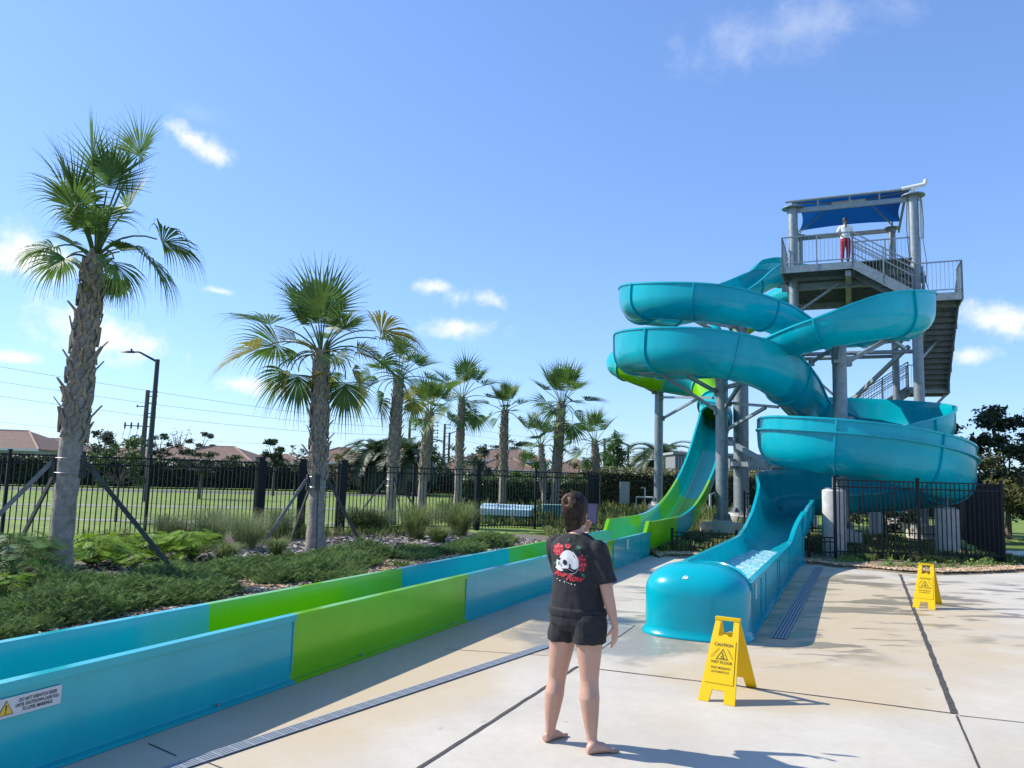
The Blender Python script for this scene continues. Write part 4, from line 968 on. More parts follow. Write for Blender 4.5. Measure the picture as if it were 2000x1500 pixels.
# clipped hedge behind the far fence
def hedge(label, a, b2, w_, h, n, mi, seed, leaf=.07):
    rnd = random.Random(seed); t = thing('hedge', label, 'hedge', a); d = b2-a; ln = d.length; d.normalize(); s = V((-d.y, d.x, 0)); q = MB()
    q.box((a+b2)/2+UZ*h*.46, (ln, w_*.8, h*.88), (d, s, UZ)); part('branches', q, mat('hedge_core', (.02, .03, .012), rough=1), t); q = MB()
    for i in range(n):
        top = rnd.random() < .5; p = a+d*rnd.uniform(0, ln)+s*(rnd.uniform(-.5, .5)*w_ if top else -.5*w_*rnd.uniform(.85, 1.1))+UZ*(h*rnd.uniform(.88, 1.06)+.1*math.sin(p_*1.0) if False else (h*rnd.uniform(.86, 1.08) if top else rnd.uniform(.05, h)))
        aa = V((rnd.gauss(0, 1), rnd.gauss(0, 1), rnd.gauss(0, 1))).normalized(); bb = aa.orthogonal().normalized(); sz = leaf*rnd.uniform(.7, 1.4); q.add([p-aa*sz, p+bb*sz*.5, p+aa*sz, p-bb*sz*.5], [(0, 1, 2, 3)])
    part('foliage', q, LF[mi], t, ang=180)
hedge('long olive green clipped hedge behind the far black fence', V((4.2, 47.2, 0)), V((26, 45.5, 0)), 2.2, 2.25, 16000, 3, 90)
hedge('dark hedge row at the far side of the lawn, beneath the house roofs', V((-46, 50, 0)), V((-12, 66, 0)), 2.5, 2.0, 11000, 0, 91, .13)
hedge('dark hedge row behind the palms, right of the lawn', V((-11, 68, 0)), V((6, 62, 0)), 2.5, 1.7, 6000, 0, 92, .13)
hedge('shaded green hedge under the tall palms behind the fence', V((-2.6, 40, 0)), V((4.6, 43, 0)), 1.4, 1.5, 5000, 1, 93, .08)

# ------------------------------------------------------------------ planting bed
def fence_u(s):
    """offset of the fence line from the lane at distance s along it"""
    o = RO+DG*s
    best = None
    for a, b2 in ((fL-dirL*10, fM), (fM, fM2), (fM2, pm), (pm, fR)):
        d = b2-a; den = NG.x*d.y-NG.y*d.x
        if abs(den) < 1e-6: continue
        k = ((a.x-o.x)*d.y-(a.y-o.y)*d.x)/den; m_ = ((a.x-o.x)*NG.y-(a.y-o.y)*NG.x)/den
        if -.001 <= m_ <= 1.001 and k < 0: best = k if best is None else max(best, k)
    return best if best is not None else (-8 if s < -5 else -3.5)
from mathutils import noise as mn
def bedz(x, y): return .03+.05*mn.noise(V((x*.6, y*.6, 0)))+.02*mn.noise(V((x*3, y*3, 4)))
q = MB(); rings = []
for i in range(90):
    s = -17.5+20.5*i/89; fu = fence_u(s)-.6; row = []
    for j in range(41):
        u = lerp(WL-.04, fu, j/40); p = gp(s, u, 0); row.append(V((p.x, p.y, bedz(p.x, p.y)*(min(1, j/3))+.004)))
    rings.append(row)
q.loft(rings, caps=False, closed=False)
MULCH = ground_mat('bark_mulch', [(.06, .048, .04), (.16, .13, .11), (.30, .26, .22)], 14, bump=1, bscale=50, bdist=.03)
struct('planting_bed', q, MULCH, smooth=True)
rnd = random.Random(21)
def chips(name, n, sampler, size, mats, flat=.5):
    q = MB()
    for i in range(n):
        p = sampler()
        if p is None: continue
        a = rnd.uniform(0, 6.28); d = V((math.cos(a), math.sin(a), rnd.uniform(-.35, .35))).normalized(); s = V((-d.y, d.x, rnd.uniform(-.3, .3))).normalized(); u = d.cross(s); sz = size*rnd.uniform(.5, 1.4)
        q.box(p+UZ*sz*.2, (sz, sz*flat, sz*rnd.uniform(.18, .4)), (d, s, u), rnd.randrange(len(mats)))
    o = mesh_obj(name, q, mats, smooth=False); o['kind'] = 'stuff'; return o
CH = [mat('chip_grey', (.30, .28, .27), rough=.9), mat('chip_brown', (.14, .10, .075), rough=.9), mat('chip_dark', (.05, .04, .035), rough=.9), mat('chip_pale', (.45, .42, .40), rough=.85)]
def s_bed():
    s = rnd.uniform(-15, 1.5); fu = fence_u(s); u = rnd.uniform(max(fu, -7.5), -4.6 if s < -3 else -2.2); p = gp(s, u, 0); return V((p.x, p.y, bedz(p.x, p.y)))
chips('mulch', 11000, s_bed, .075, CH)
PB = [mat('pebble_tan', (.50, .36, .21), rough=.8), mat('pebble_cream', (.62, .52, .38), rough=.8), mat('pebble_brown', (.30, .20, .12), rough=.8), mat('pebble_rust', (.42, .24, .12), rough=.8)]
def s_gr():
    s = rnd.uniform(-15, 1.0); u = WL-.08-rnd.uniform(0, 3.2); p = gp(s, u, 0); return V((p.x, p.y, bedz(p.x, p.y)+.012))
chips('gravel', 16000, s_gr, .035, PB, .8)
# soil and gravel strips at the back edge of the deck
q = MB(); 
strip = [G(1275, 1094), G(1300, 1086), G(1360, 1087), V((4.9, 17.6, 0)), V((6.0, 17.28, 0)), G(1600, 1102), G(1640, 1108), G(1690, 1111), G(1760, 1118), G(1840, 1122), G(1920, 1120), G(1985, 1117)]
def strip_y(x):
    for a, b2 in zip(strip, strip[1:]):
        if a.x <= x <= b2.x: return lerp(a.y, b2.y, (x-a.x)/(b2.x-a.x+1e-9))
    return 17
SOIL = ground_mat('sandy_soil', [(.11, .085, .055), (.22, .17, .11), (.33, .26, .17)], 5, bump=.8, bscale=50)
rings = []
for i in range(81):
    x = 3.4+8.9*i/80; y0 = strip_y(x)+.01; rings.append([V((x, y0-.12, -.03)), V((x, y0-.01, .012))]+[V((x, y0+(29-y0)*(j/30)**1.6, .022+.015*mn.noise(V((x, j*.4, 0))))) for j in range(1, 31)])
q.loft(rings, caps=False, closed=False); struct('soil', q, SOIL, smooth=True)
def s_gr2():
    x = rnd.uniform(3.4, 12.2); y = strip_y(x)+.02+abs(rnd.gauss(0, .38)) if x > 6.8 else strip_y(x)+rnd.uniform(0, 1.0); return V((x, y, .04)) if not (5.0 < x < 6.6 and y < 18.5) else None
chips('gravel', 9000, s_gr2, .042, PB, .8)

# blades
def blades(q, p, n, h, spread, wid, rnd, m=0, bend=1.0):
    for i in range(n):
        a = rnd.uniform(0, 6.28); o = V((math.cos(a), math.sin(a), 0)); r0_ = rnd.random()*spread*.25; b0 = p+o*r0_; hh = h*rnd.uniform(.55, 1.1); out_ = spread*rnd.uniform(.2, 1.0)*bend; sd = V((-o.y, o.x, 0))*wid*.5
        m1 = b0+o*out_*.3+UZ*hh*.6; m2 = b0+o*out_*.72+UZ*hh*.95; e = b0+o*out_*1.15+UZ*hh*rnd.uniform(.6, 1.0)
        q.add([b0-sd, b0+sd, m1-sd*.9, m1+sd*.9, m2-sd*.6, m2+sd*.6, e], [(0, 1, 3, 2), (2, 3, 5, 4), (4, 5, 6)], m)
JUN = mat('juniper_green', (.12, .19, .05), rough=.7, trans=.2, var=.55, vscale=1.6)
JUN2 = mat('juniper_tip_green', (.20, .29, .09), rough=.7, trans=.25, var=.4, vscale=2)
q = MB(); n = 0
def jun_h(x, y): return max(0, .16+.36*mn.noise(V((x*.85, y*.85, 2)))+.12*mn.noise(V((x*2.4, y*2.4, 7))))
while n < 19000:
    s = rnd.uniform(-15.5, 1.2); t = rnd.random(); far_lim = -5.3+1.6*max(0, (s+7)/8); u = lerp(WL-.25, far_lim, t)
    p = gp(s, u, 0); hh = jun_h(p.x, p.y); edge_ = min(1, max(0, (WL-2.15-u+.75*mn.noise(V((p.x*1.1, p.y*1.1, 5)))))/.5)
    if hh*edge_ < .05+rnd.random()*.05: continue
    dist = max(5, p.y); 
    if rnd.random() > 1.15-.03*(dist-5): continue
    n += 1; z = bedz(p.x, p.y)+hh*.8*edge_*rnd.uniform(.25, 1.0); c = V((p.x, p.y, z)); az = rnd.uniform(0, 6.28); d = V((math.cos(az), math.sin(az), rnd.uniform(.25, .9))).normalized(); mi = 1 if rnd.random() < .3 else 0
    ln = rnd.uniform(.10, .19); sd_ = d.cross(UZ).normalized(); u_ = sd_.cross(d)
    for k in range(8):
        f = k/8; b0 = c+d*ln*f; sg = 1 if k % 2 else -1; tip = b0+(d*.75+sd_*sg*.62+u_*rnd.uniform(-.3, .5)).normalized()*ln*(.55-.3*f); w_ = d.cross(u_)*.0+u_*.007+d*.006
        q.add([b0-w_, b0+w_, tip], [(0, 1, 2)], mi)
    e = c+d*ln*1.15; q.add([c-sd_*.008, c+sd_*.008, e], [(0, 1, 2)], mi)
o = mesh_obj('ground_cover', q, [JUN, JUN2], smooth=False); o['kind'] = 'stuff'
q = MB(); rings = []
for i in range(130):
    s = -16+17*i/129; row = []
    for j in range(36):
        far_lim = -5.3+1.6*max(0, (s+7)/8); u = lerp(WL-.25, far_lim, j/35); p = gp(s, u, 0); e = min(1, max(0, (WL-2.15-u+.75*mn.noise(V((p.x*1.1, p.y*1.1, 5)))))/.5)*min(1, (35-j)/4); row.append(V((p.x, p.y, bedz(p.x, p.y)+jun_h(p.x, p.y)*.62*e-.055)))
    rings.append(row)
q.loft(rings, caps=False, closed=False); o = mesh_obj('ground_cover_shade_sheet', q, mat('juniper_shade', (.055, .075, .03), rough=1, var=.5, vscale=30, bump=1, bscale=60, bdist=.03)); o['kind'] = 'stuff'  # dark sheet under the juniper, its colour painting the shade below the sprays

GR = [mat('muhly_green', (.13, .19, .055), rough=.6, trans=.3, var=.35, vscale=3), mat('muhly_dry', (.34, .29, .14), rough=.7, trans=.3), mat('muhly_misty', (.14, .20, .085), rough=.7, trans=.35, var=.3)]
GL = [('spiky green grass clump in front of the fence, between the third and fourth palms', 812, 1052, .9, .8, 0), ('spiky green grass clump in front of the broad fence post, right of its twin', 896, 1046, .9, .9, 0), ('small green grass clump just right of the braced palm', 700, 1040, .7, .75, 0), ('wispy grey-green grass clump left of the braced palm', 480, 1072, .72, .8, 2), ('hazy tall grass clump right of the leftmost palm', 415, 1060, .75, .85, 2), ('hazy grass clump against the fence by the street lamp', 330, 1058, .6, .7, 2), ('hazy grass clump at the gate post', 545, 1050, .7, .75, 2), ('dark green grass tuft at the foot of the hazy clump', 440, 1100, .35, .4, 0), ('green grass clump just left of the third palm', 735, 1040, .65, .7, 0), ('small grass clump between the two spiky twins', 856, 1060, .4, .5, 0), ('low grass tuft left of the braced palm foot', 540, 1085, .32, .35, 0)]
for lb, px, py, h, sp, mi in GL:
    b = G(px, py, .05); q = MB(); r2 = random.Random(px); blades(q, b, 700 if mi != 2 else 900, h, sp, .009 if mi != 2 else .006, r2, 0, 1.1); blades(q, b, 50, h*1.15, sp*1.3, .005, r2, 1)
    solo('grass_clump', q, [GR[mi], GR[1]], lb, 'grass', 'ornamental grasses in the bed', origin=b, ang=180)
def lobed_plant(label, b, size, n, mi, seed):
    rnd = random.Random(seed); q = MB(); st = MB()
    for i in range(n):
        a = i*2.399; el = rnd.uniform(.35, 1.3); h = V((math.cos(a), math.sin(a), 0)); L_ = size*rnd.uniform(.55, 1.0); d = h*math.cos(el)+UZ*math.sin(el); tip = b+d*L_; st.path([b+UZ*.02, b+d*L_*.5+UZ*.03, tip], [.008, .006, .004], 4)
        s = h.cross(UZ); dd = (h*.95-UZ*rnd.uniform(.1, .6)).normalized(); up_ = s.cross(dd); lf = size*rnd.uniform(.26, .40)
        q.add([tip-s*.02, tip+s*.02, tip+dd*lf*.9+s*.012, tip+dd*lf*.9-s*.012], [(0, 1, 2, 3)])
        for k in range(9):
            f = k/8; c = tip+dd*lf*f*.85
            for sg in (-1, 1):
                w_ = lf*(.62*math.sin(math.pi*(.22+.68*f))+.06); e = c+(s*sg+dd*(.35+.5*f)+up_*.22).normalized()*w_; q.add([c-dd*lf*.028, c+dd*lf*.028, e+dd*lf*.014, e-dd*lf*.014], [(0, 1, 2, 3)])
    t = thing('philodendron', label, 'plant', b, 'lobed-leaf plants in the bed'); part('stems', st, mat('plant_stem', (.16, .2, .06)), t); part('leaves', q, LEAFP[mi], t, ang=180)
LEAFP = [mat('philodendron_bright', (.22, .38, .015), rough=.5, trans=.4, var=.3, vscale=4), mat('philodendron_deep', (.065, .16, .015), rough=.5, trans=.25, var=.4, vscale=3)]
for i, (lb, px, py, sz, n, mi) in enumerate([('large dark glossy lobed plant at the left edge, left of the leftmost palm foot', 12, 1150, .8, 190, 1), ('bright lobed plant just right of the leftmost palm trunk', 180, 1106, .58, 150, 0), ('low bright lobed plant behind the brace board', 235, 1096, .5, 120, 0), ('sunlit lobed plant with yellow-green leaves past the brace board', 300, 1092, .55, 130, 0), ('tall stemmed lobed plant with a thin bare stalk, right of the brace board', 372, 1094, .62, 120, 0), ('small yellow-green lobed plant under the brace board foot', 262, 1112, .35, 35, 0), ('small lobed plant at the far left bottom corner of the bed', 5, 1175, .4, 40, 0)]):
    lobed_plant(lb, G(px, py, .06), sz, n, mi, 100+i)

# rough grass and weeds behind the lanes
WG = [mat('weed_green', (.13, .19, .04), rough=.7, trans=.3, var=.4, vscale=.6), mat('weed_straw', (.33, .29, .12), rough=.8, trans=.3), mat('weed_dark', (.06, .10, .03), rough=.7, trans=.25)]
q = MB()
def in_lane(x, y):
    w_ = V((x, y, 0))-RO; u = w_.dot(NG); s = w_.dot(DG); return -1.05 < u < .08 and s < 5
for i in range(17000):
    if i < 11000: y = 17.8+rnd.random()**1.4*27; x = lerp(-.02, .36, rnd.random())*y+.3; x = max(x, 1.2) if y < 26.5 else rnd.uniform(-3.2, .36*y)
    else: x = rnd.uniform(7.8, 12.4); y = rnd.uniform(18.0, 26)
    if in_lane(x, y) or (5.0 < x < 7.2 and y < 19.2) or y < strip_y(x)+.45: continue
    if mn.noise(V((x*.9, y*.9, 3))) < -.22: continue
    h = .16+.22*max(0, mn.noise(V((x*.5, y*.5, 9))))+rnd.random()*.10+(.25 if y > 26 and rnd.random() < .25 else 0)
    if 7.6 < x < 12.5 and y < 26: h *= .7
    blades(q, V((x, y, .01)), 5, h, .14, .010+.0006*y, rnd, 1 if rnd.random() < .22 else (2 if rnd.random() < .4 else 0))
o = mesh_obj('weeds', q, WG, smooth=False); o['kind'] = 'stuff'
q = MB()
for i in range(16):
    x = [4.3, 4.7, 5.1, 7.4, 7.7, 8.2, 8.6, 9.1, 9.6, 10.2, 10.6, 11.0, 11.5, 3.9, 8.9, 10.9][i]; y = strip_y(x)+rnd.uniform(.65, 1.05)
    for k in range(170):
        a = rnd.uniform(0, 6.28); r0_ = rnd.random()*.28; p = V((x+math.cos(a)*r0_, y+math.sin(a)*r0_*.7, .03+rnd.random()*.20*(1-r0_/.35))); aa = V((rnd.gauss(0, 1), rnd.gauss(0, 1), .3)).normalized(); bb = aa.orthogonal().normalized(); sz = .022*rnd.uniform(.7, 1.5); q.add([p-aa*sz, p+bb*sz*.6, p+aa*sz, p-bb*sz*.6], [(0, 1, 2, 3)])
o = mesh_obj('leafy_weeds', q, LF[2], smooth=False); o['kind'] = 'stuff'
q = MB()
for i in range(2600):
    s = rnd.uniform(-14, 1.0); fu = fence_u(s)+.1; u = fu+abs(rnd.gauss(0, .8)); p = gp(s, u, 0)
    if mn.noise(V((p.x*.8, p.y*.8, 1))) < -.1: continue
    blades(q, V((p.x, p.y, .03)), 7, rnd.uniform(.12, .38), .2, .010, rnd, 0 if rnd.random() < .8 else 1)
o = mesh_obj('weeds', q, WG, smooth=False); o['kind'] = 'stuff'
# ------------------------------------------------------------------ houses, poles, wires, lamps behind the fence
ROOF = mat('clay_tile_roof', (.15, .095, .07), rough=.85, var=.25, vscale=3, bump=.6, bscale=9, bdist=.05)
STUC = [mat('stucco_tan', (.50, .42, .31), rough=.9, var=.08), mat('stucco_peach', (.55, .40, .28), rough=.9, var=.08), mat('stucco_grey', (.42, .41, .38), rough=.9, var=.08)]
TRIMW = mat('white_trim', (.72, .70, .66), rough=.6); GLS = mat('window_glass', (.05, .07, .09), rough=.08)
def house(label, c, wid, dep, hw, hr, rot, st=0, ridge=.35, wins=3, storeys=1, wing=None):
    t = thing('house', label, 'house', c, 'tiled-roof houses beyond the lawn'); a = R(rot); ex = V((math.cos(a), math.sin(a), 0)); ey = V((-ex.y, ex.x, 0))
    def hp(x, y, z): return c+ex*x+ey*y+UZ*z
    def block(cx, w_, d_, h_, rise, rl, y0=0):
        q = MB(); q.box(hp(cx, y0, h_/2), (w_, d_, h_), (ex, ey, UZ)); part('wall', q, STUC[st], t)
        o = .5; W2, D2 = w_/2+o, d_/2+o; rx = w_/2*rl; q = MB()
        q.add([hp(cx-W2, y0-D2, h_), hp(cx+W2, y0-D2, h_), hp(cx+W2, y0+D2, h_), hp(cx-W2, y0+D2, h_), hp(cx-rx, y0, h_+rise), hp(cx+rx, y0, h_+rise)], [(0, 1, 5, 4), (1, 2, 5), (2, 3, 4, 5), (3, 0, 4), (3, 2, 1, 0)])
        rf = part('roof', q, ROOF, t, smooth=False); q = MB()
        for p0, p1 in ((4, 5), (0, 4), (1, 5)):
            P8 = [hp(cx-W2, y0-D2, h_), hp(cx+W2, y0-D2, h_), None, None, hp(cx-rx, y0, h_+rise), hp(cx+rx, y0, h_+rise)]; q.tube(P8[p0], P8[p1], .10, n=6)
        part('ridge_tiles', q, mat('ridge_tile_pale', (.30, .20, .15), rough=.85), rf)
        q = MB(); q.box(hp(cx, y0-D2-.03, h_-.06), (w_+2*o, .05, .2), (ex, ey, UZ)); part('fascia', q, TRIMW, t)
        for sidx in range(storeys):
            for k in range(wins):
                x = cx-w_/2+w_*(k+.5)/wins; z = 1.5+2.8*sidx
                q = MB(); q.box(hp(x, y0-d_/2-.02, z), (1.5, .08, 1.35), (ex, ey, UZ)); f = part('window', q, TRIMW, t); q = MB(); q.box(hp(x, y0-d_/2-.07, z), (1.3, .04, 1.15), (ex, ey, UZ)); part('pane', q, GLS, f)
    block(0, wid, dep, hw, hr, ridge)
    if wing: block(*wing)
    return t
def hx(px, y): p = P(px, 900, y); return V((p.x, y, -.05))
house('large brown-roofed house at the far left edge, the nearest of the row', hx(15, 72), 9.5, 9, 2.75, 1.75, 4, 2)
house('small roof peeping out right of the large house, behind the leftmost palm', hx(110, 84), 8, 8, 2.6, 1.6, 0, 1)
house('low house behind the street lamp foot, its roof just over the fence', hx(255, 98), 12, 9, 2.4, 1.25, 0, 1)
house('house with a pointed peach roof under the bare tree', hx(350, 100), 7, 8, 2.3, 2.0, 0, 1, ridge=.05)
house('house with a broad brown hip roof, left of the first broad gate post', hx(437, 92), 10, 9, 2.4, 1.7, -4, 0, ridge=.25)
house('low dark-roofed house between the gate posts', hx(540, 105), 9, 8, 2.3, 1.3, 0, 1)
house('brown-roofed house just right of the braced shaggy palm', hx(668, 86), 8, 9, 2.5, 1.7, 5, 0, ridge=.12)
house('narrow red-roofed house between the slender palm and the tan house', hx(902, 88), 6, 8, 1.9, 1.5, 0, 1, ridge=.1)
house('tan two-storey house with tiled hip roofs behind the small-headed palm', hx(985, 84), 8.5, 9, 3.2, 1.25, 3, 0, ridge=.35, wins=3, storeys=1, wing=(-.2, 5.6, 5, 2.2, 1.2, .3, -5.2))
house('red-roofed house with a pointed gable right of the full-crowned palm', hx(1122, 92), 6.5, 8, 2.2, 1.7, 0, 1, ridge=.05)
# corrugated equipment enclosure
b = V((11.2, 52, 0)); cont = thing('equipment_shed', 'pale grey corrugated shed behind the hedge, between the lime chute and the thick post', 'shed', b)
q = MB(); q.box(b+V((3.6, 1.5, 1.75)), (7.4, 3, 3.4)); part('wall', q, mat('shed_grey', (.20, .21, .23), rough=.7), cont)
q = MB()
for k in range(38): q.box(b+V((-.05+.198*k, -.05, 1.72)), (.09, .08, 3.3))
part('corrugation', q, mat('shed_rib_grey', (.34, .35, .37), rough=.7), cont)
q = MB(); q.box(b+V((3.6, 1.5, 3.52)), (7.7, 3.4, .16)); part('roof', q, mat('shed_roof_pale', (.30, .31, .32), rough=.6), cont)
# street lamps
LMET = mat('lamp_dark_metal', (.03, .035, .035), rough=.5)
def lamp(label, base, h, armx, r_=.10):
    t = thing('street_lamp', label, 'street lamp', base); q = MB(); q.tube(base, base+UZ*h, r_*1.35, r_, n=10); part('pole', q, LMET, t)
    q = MB(); tp = base+UZ*(h-.12); sg = 1 if armx > 0 else -1; q.path([tp, tp+V((armx*.72, 0, abs(armx)*.36)), tp+V((armx*.80, 0, abs(armx)*.385)), tp+V((armx*.95, 0, abs(armx)*.385))], [.06, .045, .04, .035], 8); part('arm', q, LMET, t)
    hd = tp+V((armx*.95, 0, abs(armx)*.37)); q = MB(); q.loft([[hd+V((sg*x, y*w_, z*w_)) for y, z in ((-.13, .0), (-.10, .05), (0, .075), (.10, .05), (.13, 0), (.08, -.035), (-.08, -.035))] for x, w_ in ((0, .5), (.08, .95), (.35, 1), (.62, .6), (.68, .15))]); q.tube(hd+V((sg*.18, 0, .06)), hd+V((sg*.18, 0, .17)), .045, n=8); part('lamp_head', q, LMET, t); return t
pl = P(308, 702, 36); lamp('tall dark street lamp with a bent arm reaching left, behind the left fence', V((pl.x, 36, 0)), pl.z, -1.15)
pl = P(878, 846, 95); lamp('small far street lamp with its arm to the right, left of the slender palm', V((pl.x, 95, 0)), pl.z, 1.6, .12)
# utility poles
WPOLE = mat('weathered_pole', (.12, .105, .09), rough=.95, var=.3); CPOLE = mat('concrete_pole_grey', (.33, .34, .34), rough=.9)
tops = {}
def upole(label, px, py, y, r_, arms, m_=WPOLE, gear=False):
    p = P(px, py, y); base = V((p.x, y, -.05)); t = thing('utility_pole', label, 'utility pole', base, 'utility poles along the street'); q = MB(); q.tube(base, V((p.x, y, p.z)), r_*1.2, r_*.85, n=10); part('shaft', q, m_, t)
    for dz, sx in arms: q = MB(); q.bar(V((p.x, y, p.z-dz)), V((p.x+sx*.55*r_/.14, y, p.z-dz+.02)), .07, .07); q.tube(V((p.x+sx*.55*r_/.14, y, p.z-dz-.07)), V((p.x+sx*.55*r_/.14, y, p.z-dz+.13)), .06, n=6); part('insulator', q, LMET, t)
    if gear:
        q = MB(); z = p.z-gear; q.bar(V((p.x-1.7, y, z)), V((p.x+.6, y, z-.05)), .08, .08)
        for dx in (-1.6, -1.1, -.55): q.tube(V((p.x+dx, y, z-.25)), V((p.x+dx, y, z+.25)), .07, n=6); q.path([V((p.x+dx, y, z-.25)), V((p.x+dx-.15, y, z-1.0)), V((p.x+dx+.25, y, z-1.5)), V((p.x, y, z-2.2))], .02, 4)
        part('crossarm', q, LMET, t)
    tops[px] = (p, r_)
upole('wooden utility pole with hanging switch gear, just left of the tall street lamp', 289, 762, 62, .19, [(.15, 1), (.5, 1), (1.05, 1), (1.35, -1), (1.9, 1), (2.2, 1)], gear=2.9)
upole('slim grey concrete-based pole in front of the right feathery date palm', 801, 820, 78, .15, [(.1, 1), (1, 1), (1.9, 1)])
upole('utility pole standing right of the bushy green palm', 845, 823, 84, .15, [(.1, 1), (.5, 1), (1.0, 1), (1.3, 1), (1.7, 1), (2.2, 1), (2.9, 1)], gear=3.3)
upole('utility pole between the bushy palm and the far street lamp', 869, 828, 92, .16, [(0.1, 1), (.5, 1), (1.1, 1), (1.5, 1), (2.0, -1), (2.6, 1)], gear=3.6)
upole('dark pole rising beside the rightmost palm trunk', 1181, 856, 70, .12, [(.3, 1), (1.0, 1)])
upole('lone utility pole over the hedge, right of the conical evergreen', 1227, 868, 95, .16, [(.2, 1), (.9, 1), (1.5, 1)])
upole('lone utility pole over the hedge, beside the farthest support post', 1258, 874, 100, .14, [(.3, 1)], CPOLE)
WIRE = mat('wire_dark', (.05, .055, .06), rough=.6)
def wire(label, pts, r_=.012):
    q = MB(); W_ = [P(*p) for p in pts]; fine_ = []
    for a, b2 in zip(W_, W_[1:]):
        for k in range(10): t = k/10; fine_.append(a.lerp(b2, t)-UZ*.02*4*t*(1-t)*(b2-a).length*.15)
    fine_.append(W_[-1]); q.path(fine_, r_, 4); solo('power_line', q, WIRE, label, 'wire', 'power lines over the lawn', origin=W_[0], ang=180)
wire('topmost power line crossing the whole sky at the left', [(-60, 706, 58), (289, 763, 62), (600, 808, 71), (801, 821, 78), (845, 824, 84), (869, 829, 92), (1000, 850, 100), (1240, 875, 120)])
wire('second power line from the top', [(-60, 736, 58), (289, 788, 62), (600, 824, 71), (801, 836, 78), (869, 842, 92), (1000, 862, 100), (1240, 884, 120)])
wire('third power line from the top', [(-60, 765, 58), (289, 813, 62), (600, 843, 71), (801, 851, 78), (869, 855, 92), (1000, 876, 100), (1240, 893, 120)])
wire('lowest thin power line, just over the house roofs', [(-60, 818, 58), (289, 852, 62), (600, 872, 71), (801, 880, 85)], .008)

# white pipework of the pump station behind the far fence
b = V((8.5, 42.0, 0)); pump = thing('pump_station', 'white valve pipes and a grey cabinet behind the far fence, left of the farthest post', 'pump', b)
WP = mat('white_pipe_paint', (.55, .56, .55), rough=.6)
q = MB()
q.path([b+V((-1.6, 0, .1)), b+V((-1.6, 0, .75)), b+V((.1, 0, .75)), b+V((.1, 0, .1))], .05, 8); q.path([b+V((-1.1, .2, .2)), b+V((-1.1, .2, 1.25)), b+V((-1.3, .2, 1.25))], .04, 8)
q.path([b+V((.6, 0, .0)), b+V((.6, 0, 1.1)), b+V((.8, 0, 1.25)), b+V((1.6, 0, 1.25)), b+V((1.75, 0, 1.1)), b+V((1.75, 0, 0))], .07, 8); q.path([b+V((2.4, 0, .0)), b+V((2.4, 0, 1.0)), b+V((3.2, 0, 1.4)), b+V((3.2, 0, 0))], .07, 8)
part('pipes', q, WP, pump); q = MB(); q.box(b+V((-2.2, .3, .95)), (.5, .4, 1.2)); part('cabinet', q, mat('cabinet_grey', (.35, .36, .36), rough=.6), pump)
q = MB()
for x in (-.3, 1.2, 2.8): q.tube(b+V((x, -.1, .9)), b+V((x, .1, .9)), .16, n=12)
part('valve_wheels', q, LMET, pump)
# spare slide panels lying in the grass behind the fence
PB_ = mat('pale_blue_panel', (.42, .60, .66), rough=.35, var=.12, vscale=2); TB = mat('faded_teal_panel', (.06, .28, .28), rough=.5, var=.15)
bx = V((-.1, 28.6, 0)); q = MB()
fl_ = [P(933, 998, 27.9), P(1035, 1003, 27.4), P(1050, 989, 32), P(945, 984, 33)]
zt = .48; F4 = [V((p.x, p.y, zt)) for p in fl_]
t = thing('spare_panel', 'pale blue fibreglass lid lying level in the rough grass behind the picket fence', 'panel', bx)
q.prism([V((p.x, p.y, .30)) for p in F4], UZ*.22); part('lid', q, PB_, t)
q = MB(); cF = (F4[0]+F4[1]+F4[2]+F4[3])/4; q.prism([V((lerp(cF.x, p.x, .8), lerp(cF.y, p.y, .8), -.03)) for p in F4], UZ*.325); part('base', q, TB, t)
q = MB(); a_, b2_ = F4[0].lerp(F4[3], .15), F4[1].lerp(F4[2], .15)
for f in (.3, .62): q.box(F4[0].lerp(F4[1], f).lerp(F4[3].lerp(F4[2], f), .5)+UZ*.05, (.10, 4.0, .03))
part('rib', q, PB_, t)
b = V((2.2, 31.5, 0)); t = thing('spare_panel', 'faded teal panel standing in the grass right of the pale blue lid', 'panel', b); q = MB(); q.box(b+V((0, 0, .35)), (1.6, .5, .42)); part('shell', q, TB, t); q = MB(); q.box(b+V((0, 0, .58)), (1.68, .58, .04)); part('rim', q, mat('faded_teal_rim', (.25, .45, .45), rough=.5), t)
# shaded white rail fence and bench bits far right
b = V((20.5, 25.5, 0)); t = thing('rail_fence', 'pale metal rail fence in tree shade at the far right edge', 'fence', b); q = MB()
for k in range(22): q.box(b+V((-2+.2*k, 0, .6)), (.035, .035, 1.1))
q.box(b+V((.1, 0, 1.12)), (4.4, .05, .06)); q.box(b+V((.1, 0, .15)), (4.4, .04, .05)); part('rails', q, mat('pale_rail', (.42, .44, .43), rough=.6), t)
# ------------------------------------------------------------------ writing helper
def text_mesh(txt, size, bold=0.0, sx=1.0, shear=0.0, align='CENTER', space=1.0):
    cu = bpy.data.curves.new('lettering', 'FONT'); cu.body = txt; cu.size = size; cu.align_x = align; cu.align_y = 'CENTER'; cu.offset = bold; cu.shear = shear; cu.space_character = space; cu.resolution_u = 3
    ob = bpy.data.objects.new('lettering', cu); me = bpy.data.meshes.new_from_object(ob); bpy.data.objects.remove(ob); bpy.data.curves.remove(cu)
    vs = [(v.co.x*sx, v.co.y) for v in me.vertices]; fs = [tuple(p.vertices) for p in me.polygons]; bpy.data.meshes.remove(me); return vs, fs
def put_text(mb, txt, c, ax, ay, nrm, size, **kw):
    vs, fs = text_mesh(txt, size, **kw); mb.add([c+ax*x+ay*y+nrm*.0015 for x, y in vs], fs)
INK = mat('black_print', (.012, .012, .012), rough=.5)

